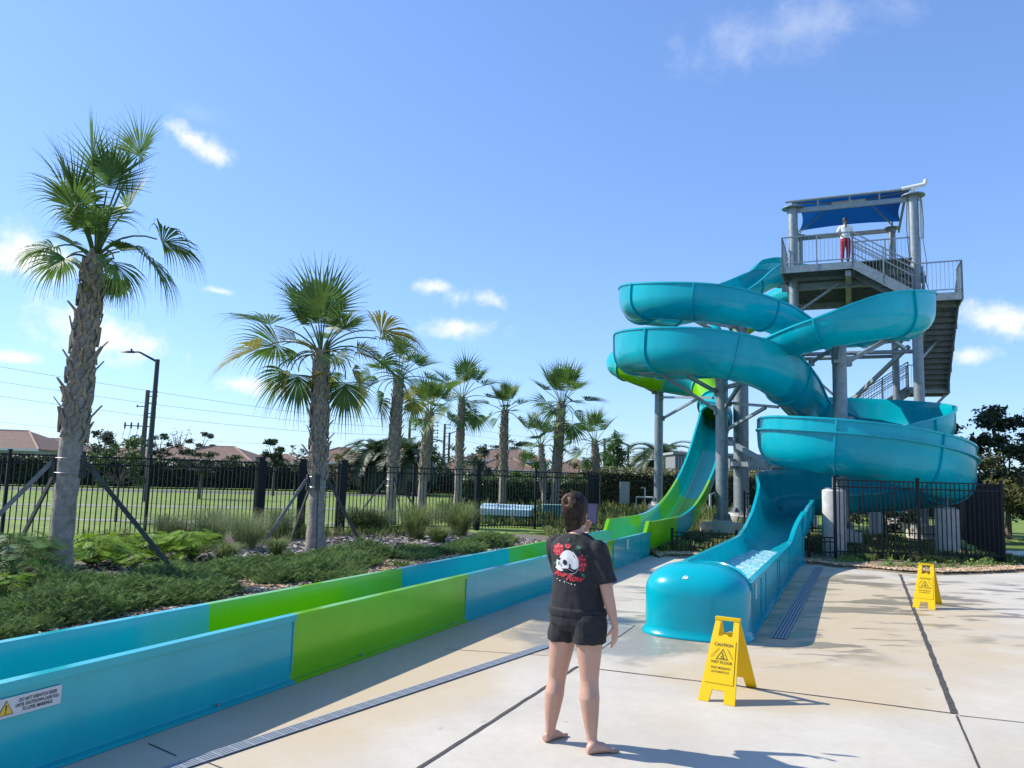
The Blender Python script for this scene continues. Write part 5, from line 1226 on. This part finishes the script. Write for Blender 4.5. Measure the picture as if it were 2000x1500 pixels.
# ------------------------------------------------------------------ warning plate on the shutdown lane
def on_wall(px, py):
    d = ray(px, py); n2 = V((-NG.x, -NG.y, 0)); t_ = (RO-CAM).dot(n2)/d.dot(n2); q_ = CAM+d*t_; return (q_-RO).dot(DG), q_.z
(s1, z1_), (s2, z2_), (s3, z3_) = on_wall(118, 1336), on_wall(117, 1372), on_wall(-8, 1368)
wid = s1-s3; c = gp(s1-wid/2, .012, 0); tsc = wid/1.02; zc = (z1_+z2_)/2; ph_ = z1_-z2_
q = MB(); q.box(c+UZ*zc, (wid, .006, ph_), (DG, NG, UZ)); plate = part('warning_plate', q, mat('plate_white', (.55, .56, .56), rough=.45), race)
q = MB(); cc = c+UZ*zc+NG*.004
for i, (ln, fw) in enumerate((('DO NOT DISPATCH RIDER', .60), ('UNTIL SHUTDOWN LANE FULL', .69), ('TO LEVEL MARKINGS', .48))):
    tvs, tfs = text_mesh(ln, .25*ph_, bold=.0005); xs_ = [v[0] for v in tvs]; kx = fw*wid/(max(xs_)-min(xs_)); o_ = cc+DG*.12*wid+UZ*(.24-.25*i)*ph_
    q.add([o_+DG*x*kx+UZ*y+NG*.0015 for x, y in tvs], tfs)
part('wording', q, INK, plate)
tc_ = cc-DG*(wid/2-.46*ph_)-UZ*.07*ph_; ek = ph_/.19
def tri(c, ax, ay, r_, n_off): return [c+ay*r_+n_off, c-ax*r_*.93-ay*r_*.62+n_off, c+ax*r_*.93-ay*r_*.62+n_off]
q = MB(); q.add(tri(tc_, DG, UZ, .46*ph_, NG*.001), [(0, 1, 2)]); part('triangle_border', q, INK, plate)
q = MB(); q.add(tri(tc_, DG, UZ, .40*ph_, NG*.002), [(0, 1, 2)]); part('triangle', q, mat('warning_yellow', (.70, .45, .04), rough=.5), plate)
q = MB(); q.add([tc_+NG*.003+DG*x*ek+UZ*z*ek for x, z in ((-.008, .045), (.008, .045), (.005, -.012), (-.005, -.012), (-.007, -.024), (.007, -.024), (.007, -.038), (-.007, -.038))], [(0, 1, 2, 3), (4, 5, 6, 7)]); part('exclamation_mark', q, INK, plate)

# ------------------------------------------------------------------ yellow wet floor signs
YEL = mat('yellow_plastic', (.83, .56, .0), rough=.38, trans=.22, spec=.45)
def wet_sign(front, back, label):
    fl, fr = V(front[0]), V(front[1]); w_ = (fr-fl).normalized(); fm = (fl+fr)/2; bm_ = V(back); base = (fm+bm_)/2; t = thing('caution_sign', label, 'caution sign', base, 'folding wet floor signs')
    Ht = .615; apex = base+UZ*Ht
    for side, foot in (('front', fm), ('back', bm_)):
        d = (foot-base); d = d-w_*d.dot(w_); foot = base+d; ayv = (apex-foot); Lh = ayv.length; ay = ayv.normalized(); nrm = w_.cross(ay); 
        if nrm.dot(foot-base) < 0: nrm = -nrm
        nrm.normalize(); o = foot+nrm*.006
        def pp(x, y): return o+w_*x+ay*y
        hw = lambda y: lerp(.148, .098, y/Lh)
        q = MB(); th = -nrm*.018
        def trap(y0, y1, x0a, x0b, x1a, x1b): q.prism([pp(x0a, y0), pp(x0b, y0), pp(x1b, y1), pp(x1a, y1)], th)
        y1_ = .10
        trap(0, y1_, -hw(0), -.062, -hw(y1_), -.048); trap(0, y1_, .062, hw(0), .048, hw(y1_))
        trap(y1_, .535, -hw(y1_), hw(y1_), -hw(.535), hw(.535))
        trap(.535, Lh-.03, -hw(.535), -.058, -hw(Lh), -.055); trap(.535, Lh-.03, .058, hw(.535), .055, hw(Lh))
        q.prism([pp(-.03, .535), pp(.03, .535), pp(.012, .552), pp(-.012, .552)], th)
        pn = part('front_panel' if side == 'front' else 'back_panel', q, YEL, t)
        # raised face
        q = MB(); q.prism([pp(-hw(.15)+.022, .15), pp(hw(.15)-.022, .15), pp(hw(.50)-.018, .50), pp(-hw(.50)+.018, .50)], nrm*.006); part('raised_face', q, YEL, pn)
        if side == 'front':
            q = MB(); f = nrm*.0072; ax = w_ if w_.cross(ay).dot(nrm) > 0 else -w_
            put_text(q, 'CAUTION', pp(.0, .46)+f, ax, ay, nrm, .034, bold=.0006)
            put_text(q, 'WET FLOOR', pp(0, .317)+f, ax, ay, nrm, .031, bold=.0004); put_text(q, 'PISO MOJADO', pp(0, .272)+f, ax, ay, nrm, .025, bold=.0003); put_text(q, 'AUTOMATICO', pp(0, .240)+f, ax, ay, nrm, .022, bold=.0003)
            for wd, sg in (('CUIDADO', -1), ('ATTENTION', 1)):
                dd = (ax*.58*-sg*1+ay*.81).normalized() if sg == -1 else (ax*.55-ay*.83).normalized(); cpt = pp(0, .385)+ax*.060*sg+ay*.008; pn_ = nrm.cross(dd)
                put_text(q, wd, cpt+f, dd, pn_, nrm, .021 if sg < 0 else .017)
            tc2 = pp(0, .375)+f
            A = tri(tc2, ax, ay, .055, nrm*.001); B = tri(tc2, ax, ay, .044, nrm*.001); q.add(A+B, [(0, 1, 4, 3), (1, 2, 5, 4), (2, 0, 3, 5)])
            # slipping figure
            for x, y, r_ in ((-.004, .018, .006),): q.add([tc2+nrm*.001+ax*(x+r_*math.cos(k))+ay*(y+r_*math.sin(k)) for k in (0, 1.05, 2.1, 3.14, 4.19, 5.24)], [tuple(range(6))])
            for (x0, y0, x1, y1) in ((-.002, .010, .006, -.006), (.006, -.006, -.012, -.010), (.006, -.006, .016, -.018), (-.004, .008, .014, .004), (-.014, -.020, .020, -.022)):
                a, b2 = tc2+ax*x0+ay*y0+nrm*.001, tc2+ax*x1+ay*y1+nrm*.001; s_ = (b2-a).cross(nrm).normalized()*.0028; q.add([a-s_, a+s_, b2+s_, b2-s_], [(0, 1, 2, 3)])
            part('wording', q, mat('dark_print', (.09, .065, .0), rough=.6), pn)
    q = MB(); q.box(apex-UZ*.012, (.205, .05, .024), (w_, w_.cross(UZ), UZ)); part('handle_bar', q, YEL, t)
wet_sign((V((1.56, 6.43, 0)), V((1.80, 6.28, 0))), V((2.06, 6.90, 0)), 'nearer yellow wet floor sign, standing in front of the teal end cap')
wet_sign((V((5.93, 11.53, 0)), V((6.16, 11.36, 0))), V((6.50, 11.98, 0)), 'farther yellow wet floor sign, standing on the dark joint at the right')

# ------------------------------------------------------------------ people
def capsule(mb, pts, rads, n=16, sec=1.0, side=None):
    """closed tapered tube with rounded ends, for the voxel union"""
    pts = [V(p) for p in pts]; d0 = (pts[0]-pts[1]).normalized(); d1 = (pts[-1]-pts[-2]).normalized()
    P_ = [pts[0]+d0*rads[0]*.92, pts[0]+d0*rads[0]*.62]+pts+[pts[-1]+d1*rads[-1]*.62, pts[-1]+d1*rads[-1]*.92]; R_ = [rads[0]*.25, rads[0]*.75]+list(rads)+[rads[-1]*.75, rads[-1]*.25]
    mb.path(P_, R_, n)
def ellip(mb, c, rx, ry, rz, ax=None, n=16, m=12):
    c = V(c); ax = ax or (V((1, 0, 0)), V((0, 1, 0)), UZ)
    rings = []
    for i in range(1, m): a = math.pi*i/m; rings.append([c+ax[0]*rx*math.sin(a)*math.cos(2*math.pi*k/n)+ax[1]*ry*math.sin(a)*math.sin(2*math.pi*k/n)-ax[2]*rz*math.cos(a) for k in range(n)])
    mb.loft(rings)
def eloft(mb, spec, F, Rt, n=28, cap=True):
    """spec: list of (centre, half width, half depth)"""
    mb.loft([[V(c)+Rt*rx*math.cos(2*math.pi*k/n)+F*ry*math.sin(2*math.pi*k/n) for k in range(n)] for c, rx, ry in spec])
def union(name, mb, mt, parent, voxel, smooth=4, disp=None, label=None):
    org = ORG[parent.name]; o = mesh_obj('tmp', mb, mt, org, smooth=False)
    rm = o.modifiers.new('r', 'REMESH'); rm.mode = 'VOXEL'; rm.voxel_size = voxel
    smm = o.modifiers.new('s', 'SMOOTH'); smm.iterations = smooth; smm.factor = .5
    dg = bpy.context.evaluated_depsgraph_get(); me = bpy.data.meshes.new_from_object(o.evaluated_get(dg)); bpy.data.objects.remove(o)
    me.materials.clear(); me.materials.append(mt)
    if disp:
        nrm = [v.normal.copy() for v in me.vertices]
        for v, n_ in zip(me.vertices, nrm): v.co += n_*disp(v.co+org)
    me.shade_smooth(); o = bpy.data.objects.new(name, me); col.objects.link(o); o.parent = parent; ORG[o.name] = org
    if label: o['label'] = label
    return o
SKIN = mat('skin', (.50, .305, .22), rough=.48, var2=(.44, .235, .165), vscale=5.5, bump=.15, bscale=90, bdist=.002)
def hand(mb, wrist, d, palm_n, thumb_dir, s=1.0, curl=.35):
    """relaxed hand: d = pointing direction, palm_n = palm facing"""
    d = d.normalized(); palm_n = (palm_n-d*palm_n.dot(d)).normalized(); side = d.cross(palm_n).normalized()
    if side.dot(thumb_dir) < 0: side = -side
    c = wrist+d*.045*s; ellip(mb, c, .038*s, .016*s, .052*s, (side, palm_n, d)); capsule(mb, [wrist-d*.03, wrist+d*.01], [.024*s, .024*s], 12)
    for i, (off, L_, r_) in enumerate(((.027, .070, .0088), (.010, .078, .009), (-.009, .073, .0086), (-.026, .058, .0076))):
        p = wrist+d*.085*s+side*off*s; dd = (d+side*off*1.6).normalized(); pts = [p-dd*.02*s]; cur = p; cv = curl*(.7+.25*i)
        for k in range(3): pts.append(cur.copy()); dd = (dd+palm_n*cv*.42).normalized(); cur = cur+dd*L_*s*(.42, .32, .26)[k]
        pts.append(cur); capsule(mb, pts, [r_*s*f for f in (1.05, 1.05, 1, .92, .78)], 10)
    p = wrist+d*.025*s+side*.030*s; td = (d*.75+side*.55+palm_n*.45).normalized(); capsule(mb, [p, p+td*.032*s, p+(td*.8+d*.2+palm_n*.15).normalized()*.062*s], [.0125*s, .0105*s, .0085*s], 10)
def foot(mb, ankle, heel, toe, s=1.0):
    d = (toe-heel); d.z = 0; d.normalize(); sd = V((-d.y, d.x, 0)); L_ = (toe-heel).length
    eloft(mb, [(heel+UZ*.028, .022, .022), (heel+d*.02+UZ*.034, .030, .033), (heel+d*.07+UZ*.038, .032, .037), (heel+d*.12+UZ*.032, .036, .031), (heel+d*L_*.72+UZ*.022, .042, .021), (heel+d*L_*.80+UZ*.016, .043, .015)], UZ, sd, 18)
    capsule(mb, [ankle+UZ*.04, ankle, heel+d*.045+UZ*.045], [.033, .034, .034], 14)
    for k, (o_, l_, r_) in enumerate(((.030, .042, .0125), (.012, .038, .009), (-.003, .034, .0085), (-.018, .028, .008), (-.031, .022, .0075))):
        sg = k; p = heel+d*L_*.78+sd*o_*(-1)+UZ*.013; capsule(mb, [p, p+d*l_*.6+UZ*.002, p+d*l_+UZ*-.002], [r_, r_, r_*.9], 10)
F_ = V((.42, .905, 0)).normalized(); RT = V((F_.y, -F_.x, 0))
YW = 5.26
def W(px, py, y=YW): return P(px, py, y)
wo_ = V((.43, 5.23, 0)); woman = thing('person', 'barefoot person seen from behind in a black skull and roses T-shirt and black shorts', 'person', wo_)
body = MB()
hipc = W(1128, 1205)
lh = W(1104, 1215, 5.32); rh_ = W(1151, 1218, 5.20); lk = W(1088, 1322, 5.37); rk = W(1151, 1328, 5.19); la = W(1074, 1428, 5.345); ra_ = W(1156, 1446, 5.165)
lheel = V((.285, 5.315, 0)); ltoe = V((.425, 5.48, 0)); rheel = V((.545, 5.125, 0)); rtoe = V((.745, 5.20, 0))
def leg(h, k, a, heel):
    m1 = h.lerp(k, .45); m2 = k.lerp(a, .30)-F_*.012; m3 = k.lerp(a, .62)-F_*.006
    capsule(body, [h, h.lerp(k, .22), m1, h.lerp(k, .78), k+F_*.004, k.lerp(a, .12), m2, m3, k.lerp(a, .88), a], [.098, .094, .084, .069, .060, .060, .066, .052, .037, .034], 22)
leg(lh, lk, la, lheel); leg(rh_, rk, ra_, rheel); foot(body, la, lheel, ltoe); foot(body, ra_, rheel, rtoe)
sh = W(1127, 1052); nb = W(1126, 1042)
eloft(body, [(hipc-UZ*.08, .15, .105), (hipc, .17, .12), (hipc+UZ*.10, .155, .105), (W(1128, 1140), .13, .095), (W(1128, 1090), .15, .10), (W(1127, 1058), .14, .08), (nb, .06, .055)], F_, RT)
head = W(1124, 999, 5.31)
capsule(body, [W(1127, 1062, 5.27), W(1126, 1035, 5.285), W(1125, 1015, 5.30)], [.062, .052, .05], 16)
ellip(body, head+UZ*.015, .076, .094, .112, (RT, F_, UZ), 20, 14); ellip(body, head+F_*.035-UZ*.065, .052, .062, .055, (RT, F_, UZ)); ellip(body, head+F_*.102-UZ*.018, .012, .016, .022, (RT, F_, UZ)); ellip(body, head+F_*.098-UZ*.062, .022, .012, .009, (RT, F_, UZ))
for sg in (-1, 1): ellip(body, head+RT*.078*sg-F_*.008-UZ*.012, .010, .020, .032, (RT, (F_-UZ*.15).normalized(), UZ))
rs = W(1172, 1080, 5.18); re = W(1188, 1166, 5.13); rw_ = W(1200, 1217, 5.12)
capsule(body, [rs, rs.lerp(re, .5), re, re.lerp(rw_, .35), rw_], [.052, .048, .039, .036, .024], 16)
hand(body, rw_+(rw_-re).normalized()*.012, (W(1201, 1262, 5.13)-rw_).normalized(), (-RT*.9+F_*.3).normalized(), F_*.2-RT*.9, .92, .45)
ls = W(1084, 1072, 5.36); le = ls+F_*.20-UZ*.16-RT*.02; lw = W(1132, 1044, 5.60)
capsule(body, [ls, le], [.050, .040], 14); capsule(body, [le, le.lerp(lw, .4), lw], [.039, .034, .024], 14)
hand(body, lw, (UZ*.8+RT*.55).normalized(), -F_, RT, .9, .9)
b_o = union('body', body, SKIN, woman, .0062, 3)
EYE = mat('eye_dark', (.02, .015, .012), rough=.2)
q = MB()
for sg in (-1, 1): ellip(q, head+F_*.088+RT*.030*sg+UZ*.005, .012, .006, .006, (RT, F_, UZ), 10, 8)
part('eyes', q, EYE, woman)
# hair gathered up in a claw clip
HAIR = bpy.data.materials.new('dark_brown_hair'); HAIR.use_nodes = True; t = HAIR.node_tree; b = t.nodes['Principled BSDF']; b.inputs['Roughness'].default_value = .6; b.inputs['Specular IOR Level'].default_value = .25
tc = t.nodes.new('ShaderNodeTexCoord'); mp = t.nodes.new('ShaderNodeMapping'); mp.inputs['Scale'].default_value = (26, 26, 5); wv = t.nodes.new('ShaderNodeTexNoise'); wv.inputs['Scale'].default_value = 1.2; wv.inputs['Detail'].default_value = 6
t.links.new(tc.outputs['Object'], mp.inputs[0]); t.links.new(mp.outputs[0], wv.inputs['Vector']); rp = t.nodes.new('ShaderNodeValToRGB'); rp.color_ramp.elements[0].position = .42; rp.color_ramp.elements[1].position = .78; rp.color_ramp.elements[0].color = (.008, .006, .006, 1); rp.color_ramp.elements[1].color = (.06, .034, .02, 1)
t.links.new(wv.outputs['Fac'], rp.inputs[0]); t.links.new(rp.outputs[0], b.inputs['Base Color']); bp = t.nodes.new('ShaderNodeBump'); bp.inputs['Strength'].default_value = .8; bp.inputs['Distance'].default_value = .004; t.links.new(wv.outputs['Fac'], bp.inputs['Height']); t.links.new(bp.outputs[0], b.inputs['Normal'])
hr = MB(); ellip(hr, head-F_*.018+UZ*.022, .093, .106, .116, (RT, F_, UZ), 22, 16); ellip(hr, head-F_*.035-UZ*.05, .072, .062, .075, (RT, F_, UZ)); ellip(hr, head-F_*.030-UZ*.105, .062, .050, .050, (RT, F_, UZ)); ellip(hr, head-F_*.01-UZ*.04, .080, .075, .085, (RT, F_, UZ))
ho = union('hair', hr, HAIR, woman, .0055, 2)
hr = MB(); bc = head-F_*.092+UZ*.065-RT*.010
for k in range(7):
    a = k*.9; r0_ = .040*(1-.07*k); pts = [bc+RT*math.cos(a+j*.5)*r0_+UZ*math.sin(a+j*.5)*r0_*1.15-F_*(.012+.004*k+.006*math.sin(j)) for j in range(6)]; capsule(hr, pts, [.010, .015, .017, .016, .013, .008], 10)
ellip(hr, bc, .045, .028, .048, (RT, F_, UZ))
HL = mat('hair_highlight', (.10, .055, .03), rough=.55, var=.9, vscale=38, var2=(.008, .006, .006), spec=.3)
union('hair_bun', hr, HL, ho, .0045, 1)
hs = MB(); rh = random.Random(8)
for k in range(70):
    a = rh.uniform(-2.6, -.5) if k % 3 else rh.uniform(0, 6.28); z0 = rh.uniform(-.10, .12); p0 = head-F_*.018+UZ*(.022+z0)+(RT*math.cos(a)*.093+F_*math.sin(a)*.106)*math.sqrt(max(.1, 1-(z0/.12)**2)); o_ = (p0-head).normalized()
    t1 = (bc-p0)*.30; hs.path([p0, p0+t1*.5+o_*.008, p0+t1+o_*rh.uniform(.004, .022)+UZ*rh.uniform(-.02, .03)], [.0014, .0012, .0005], 4)
for k in range(26):
    a = rh.uniform(0, 6.28); p0 = bc+RT*math.cos(a)*.035+UZ*math.sin(a)*.04; hs.path([p0, p0+RT*math.cos(a)*.03+UZ*(math.sin(a)*.035+.01)-F_*.01, p0+RT*math.cos(a+.5)*.06+UZ*(math.sin(a)*.05+rh.uniform(-.02, .02))], [.0016, .0012, .0005], 4)
part('loose_strands', hs, HL, ho, ang=180)
# clothes
CLOTH = mat('black_cotton', (.017, .017, .020), rough=.9, var=.25, vscale=30, bump=.25, bscale=220, bdist=.002)
def folds(p):
    d_ = p.x*1.3+p.z*1.0; return .009*mn.noise(V((d_*9, p.y*4, p.z*6)))+.005*mn.noise(V((p.x*22, p.y*22, p.z*6)))+.004*math.sin(d_*46+4*mn.noise(p*5))*max(0, mn.noise(p*4)+.25)
st_ = MB()
eloft(st_, [(W(1127, 1200), .192, .135), (W(1127, 1185), .187, .135), (W(1128, 1160), .176, .128), (W(1128, 1120), .174, .126), (W(1128, 1090), .182, .128), (W(1128, 1068), .184, .118), (W(1127, 1056), .150, .095), (W(1126, 1047), .105, .078), (W(1126, 1041), .070, .066)], F_, RT, 32)
def sleeve(a, b, r0_, r1_):
    d = (b-a).normalized(); x = d.cross(F_).normalized(); y = x.cross(d); st_.loft([[p+(x*math.cos(2*math.pi*k/20)+y*math.sin(2*math.pi*k/20))*r for k in range(20)] for p, r in ((a-d*.05, r0_*.5), (a-d*.03, r0_*.85), (a, r0_), (a.lerp(b, .5), (r0_+r1_)/2), (b, r1_))])
sleeve(W(1166, 1072, 5.19), W(1184, 1141, 5.15), .078, .076)
sleeve(W(1088, 1066, 5.35), ls+F_*.17-UZ*.135-RT*.015, .080, .078)
shirt = union('t_shirt', st_, CLOTH, woman, .007, 3, folds)
# waist gather
q = MB(); eloft(q, [(W(1127, 1206), .180, .128), (W(1127, 1199), .203, .144), (W(1127, 1188), .206, .146), (W(1127, 1183), .186, .134)], F_, RT, 32)
union('shirt_hem', q, CLOTH, shirt, .006, 2, folds)
so_ = MB(); eloft(so_, [(hipc-UZ*.075, .16, .115), (hipc-UZ*.04, .192, .138), (hipc, .196, .142), (W(1128, 1190), .190, .136)], F_, RT, 30)
for h, k, rr in ((lh, lk, .104), (rh_, rk, .112)):
    d = (k-h).normalized(); so_.loft([[h+d*t_+(RT*math.cos(2*math.pi*j/24)*r1+F_*math.sin(2*math.pi*j/24)*r1*1.1) for j in range(24)] for t_, r1 in ((-.07, rr*.9), (-.03, rr), (.02, rr), (.08, rr*1.02), (.118, rr*1.0))])
union('shorts', so_, CLOTH, woman, .007, 3, folds)
# printed skull and roses on the back, laid onto the cloth
me = shirt.data; org = ORG[shirt.name]
bvh = BVHTree.FromPolygons([v.co+org for v in me.vertices], [tuple(p.vertices) for p in me.polygons])
PR = {}
def pmat(n, c): return mat('print_'+n, c, rough=.75)
def cast(cx, cy, lift):
    d = ray(1070+cx/13.63, 1040+cy/13.64).normalized(); hit = bvh.ray_cast(CAM, d)
    return (hit[0]-d*lift) if hit[0] else None
def blob_d(mb, cx, cy, outline, lift, rings=5):
    vs = [cast(cx, cy, lift)]; n = len(outline)
    for k in range(1, rings+1):
        for (x, y) in outline: vs.append(cast(cx+(x-cx)*k/rings, cy+(y-cy)*k/rings, lift))
    if any(v is None for v in vs): return
    fs = [(0, 1+i, 1+(i+1) % n) for i in range(n)]
    for k in range(rings-1): fs += [(1+k*n+i, 1+(k+1)*n+i, 1+(k+1)*n+(i+1) % n, 1+k*n+(i+1) % n) for i in range(n)]
    mb.add(vs, fs)
def ell(cx, cy, rx, ry, n=14, rot=0, wob=0, rnd=rnd): return [(cx+rx*(1+wob*rnd.uniform(-1, 1))*math.cos(a)*math.cos(rot)-ry*math.sin(a)*math.sin(rot), cy+rx*math.cos(a)*math.sin(rot)+ry*(1+wob*rnd.uniform(-1, 1))*math.sin(a)*math.cos(rot)) for a in [2*math.pi*k/n for k in range(n)]]
red = MB(); dred = MB(); lred = MB()
for (cx, cy, rx, ry, n, dk) in ((285, 455, 150, 190, 40, 0), (540, 360, 85, 80, 14, 0), (900, 830, 150, 270, 60, 1)):
    for k in range(n):
        a = k*2.399; r0_ = math.sqrt((k+.5)/n); x, y = cx+rx*.85*r0_*math.cos(a), cy+ry*.85*r0_*math.sin(a); tgt = dred if (dk and k % 3) else (red if k % 3 else lred); rr = 34 if n > 20 else 28
        blob_d(tgt, x, y, ell(x, y, rr, rr*.55, 9, a+1.2, .15), .0022+.0002*(k % 4), 2)
part('print_rose_red', red, pmat('red', (.38, .015, .03)), shirt, ang=180); part('print_rose_dark', dred, pmat('dark_red', (.16, .01, .022)), shirt, ang=180); part('print_rose_light', lred, pmat('light_red', (.65, .07, .09)), shirt, ang=180)
sk = MB(); blob_d(sk, 520, 760, [(300, 690), (320, 640), (360, 560), (420, 500), (500, 468), (590, 480), (680, 540), (750, 630), (795, 740), (812, 850), (795, 940), (740, 985), (680, 985), (620, 950), (560, 925), (520, 965), (450, 950), (400, 1020), (340, 1030), (270, 990), (205, 925), (235, 860), (225, 780), (245, 710)], .0035, 8); part('print_skull', sk, pmat('bone', (.70, .70, .69)), shirt, ang=180)
hl = MB()
for (cx, cy, rx, ry, ro) in ((295, 695, 42, 40, 0), (455, 800, 58, 78, -.3), (292, 815, 16, 52, 0), (585, 890, 24, 58, -.1), (345, 840, 12, 14, 0), (360, 885, 26, 10, .3), (430, 985, 60, 22, .4), (520, 1000, 70, 26, .1), (640, 990, 60, 14, .4), (700, 640, 8, 60, -.6)): blob_d(hl, cx, cy, ell(cx, cy, rx, ry, 12, ro), .0045, 3)
part('print_sockets', hl, CLOTH, shirt, ang=180)
gm = MB()
def strip_d(mb, pts, w_, lift):
    vs = []
    for i, (x, y) in enumerate(pts):
        a = pts[max(i-1, 0)]; b2 = pts[min(i+1, len(pts)-1)]; dx, dy = b2[0]-a[0], b2[1]-a[1]; l = math.hypot(dx, dy); vs += [cast(x-dy/l*w_, y+dx/l*w_, lift), cast(x+dy/l*w_, y-dx/l*w_, lift)]
    if any(v is None for v in vs): return
    mb.add(vs, [(2*i, 2*i+1, 2*i+3, 2*i+2) for i in range(len(pts)-1)])
for L_ in ([(510, 270), (530, 190), (575, 130), (585, 210), (560, 260)], [(610, 370), (650, 320), (705, 285)], [(740, 440), (760, 370), (830, 345), (910, 380), (860, 440), (780, 470), (740, 440)], [(1000, 640), (1040, 600), (1080, 640), (1000, 655)], [(640, 450), (690, 500), (740, 560)]): strip_d(gm, L_, 7, .003)
for (cx, cy, rx, ry, ro) in ((820, 405, 62, 38, .2), (940, 1140, 70, 38, .9), (190, 810, 40, 48, 0), (500, 1110, 44, 22, .4), (850, 520, 30, 22, 0), (560, 190, 16, 44, .3)): blob_d(gm, cx, cy, ell(cx, cy, rx, ry, 10, ro), .0026, 2)
part('print_leaves', gm, pmat('green', (.02, .13, .075)), shirt, ang=180)
wl = MB(); strip_d(wl, [(570, 485), (680, 535), (760, 640), (815, 780), (820, 920), (760, 1050), (680, 1105), (560, 1100)], 5, .005); strip_d(wl, [(520, 960), (600, 1000), (680, 1040)], 4, .005)
for (cx, cy, rx, ry) in ((250, 1225, 18, 8), (320, 1280, 16, 18), (440, 1315, 18, 12), (510, 1335, 12, 9), (560, 1350, 12, 10), (625, 1375, 16, 22), (715, 1395, 18, 15)): blob_d(wl, cx, cy, ell(cx, cy, rx, ry, 8), .003, 2)
part('print_outline', wl, pmat('bone', (.70, .70, .69)), shirt, ang=180)
tx = MB()
for wd, cx, cy, ang_, sz in (('Four', 330, 1095, .30, 175), ('Row', 700, 1220, .14, 250)):
    vs, fs = text_mesh(wd, sz, bold=9, shear=.35, space=.92); P3 = []
    for x, y in vs: P3.append(cast(cx+x*math.cos(ang_)+y*math.sin(ang_), cy+x*math.sin(ang_)-y*math.cos(ang_), .0045))
    ok = [p is not None for p in P3]; P3 = [p or V((0, 0, 0)) for p in P3]; tx.add(P3, [f for f in fs if all(ok[i] for i in f)])
part('print_script', tx, pmat('script_red', (.50, .03, .045)), shirt, ang=180)
# phone held up in front of the face
pc_ = W(1157, 1004, 5.66); ph = thing('phone', 'dark phone held up in front of the face of the barefoot person', 'phone', pc_)
pz_ = (UZ+F_*.12).normalized(); q = MB(); q.box(pc_, (.072, .008, .150), (RT, F_, pz_)); part('case', q, mat('phone_dark', (.03, .03, .045), rough=.3), ph)
q = MB(); q.box(pc_-F_*.0052, (.066, .002, .142), (RT, F_, pz_)); part('screen', q, mat('phone_glass', (.06, .05, .10), rough=.08), ph)
q = MB(); q.tube(pc_+F_*.004+pz_*.05-RT*.018, pc_+F_*.007+pz_*.05-RT*.018, .010, n=12); part('camera_lens', q, INK, ph)

# lifeguard on the tower platform
g0 = tp_(1.83, -1.02, PZ); guard = thing('person', 'person in a white top and red trousers leaning on the tower platform railing', 'person', g0)
F2 = (E2*.9-E1*.15).normalized(); R2 = V((F2.y, -F2.x, 0))
def gq(r, f, z): return g0+R2*r+F2*f+UZ*z
q = MB(); eloft(q, [(gq(0, 0, .82), .13, .10), (gq(0, 0, .95), .16, .12), (gq(0, 0, 1.15), .14, .10), (gq(0, 0, 1.38), .17, .10), (gq(0, 0, 1.44), .06, .055)], F2, R2, 20)
for sg in (-1, 1):
    capsule(q, [gq(.085*sg, 0, .86), gq(.10*sg, .02, .46), gq(.10*sg-.03, -.02, .09)], [.085, .055, .038], 12); foot(q, gq(.10*sg-.03, -.02, .09), gq(.10*sg-.03, -.05, 0), gq(.11*sg, .17, 0))
capsule(q, [gq(-.19, 0, 1.36), gq(-.25, -.05, 1.12), gq(-.20, -.20, 1.06)], [.048, .038, .026], 10); hand(q, gq(-.20, -.20, 1.06), (R2*.5-F2*.6).normalized(), -UZ, -F2, .9, .5)
capsule(q, [gq(.19, 0, 1.36), gq(.27, .02, 1.10), gq(.24, .10, .88)], [.048, .038, .026], 10); hand(q, gq(.24, .10, .88), -UZ, -R2, F2, .9, .4)
capsule(q, [gq(0, 0, 1.42), gq(0, .01, 1.52)], [.052, .05], 12); ellip(q, gq(0, .02, 1.60), .075, .09, .11, (R2, F2, UZ)); ellip(q, gq(0, .115, 1.58), .012, .014, .02, (R2, F2, UZ))
for sg in (-1, 1): ellip(q, gq(.078*sg, .0, 1.58), .01, .02, .03, (R2, F2, UZ))
union('body', q, mat('skin_deep', (.22, .12, .075), rough=.5), guard, .010, 2)
q = MB(); ellip(q, gq(0, 0, 1.625), .086, .098, .108, (R2, F2, UZ)); capsule(q, [gq(0, -.09, 1.56), gq(0, -.12, 1.42), gq(.01, -.13, 1.30)], [.035, .03, .015], 10); union('hair', q, mat('hair_black', (.012, .011, .012), rough=.5), guard, .009, 2)
q = MB(); eloft(q, [(gq(0, 0, .90), .165, .125), (gq(0, 0, 1.15), .155, .12), (gq(0, 0, 1.36), .19, .12), (gq(0, 0, 1.43), .11, .085)], F2, R2, 24)
for sg in (-1, 1): capsule(q, [gq(.17*sg, 0, 1.36), gq(.235*sg, -.02, 1.20)], [.06, .062], 12)
union('top', q, mat('white_top', (.75, .75, .74), rough=.85), guard, .010, 2)
q = MB(); eloft(q, [(gq(0, 0, .80), .15, .12), (gq(0, 0, .93), .172, .13)], F2, R2, 24)
for sg in (-1, 1): capsule(q, [gq(.085*sg, 0, .84), gq(.10*sg, .02, .46), gq(.10*sg-.03, -.01, .16)], [.098, .075, .06], 12)
union('trousers', q, mat('red_trousers', (.40, .025, .05), rough=.85), guard, .010, 2)
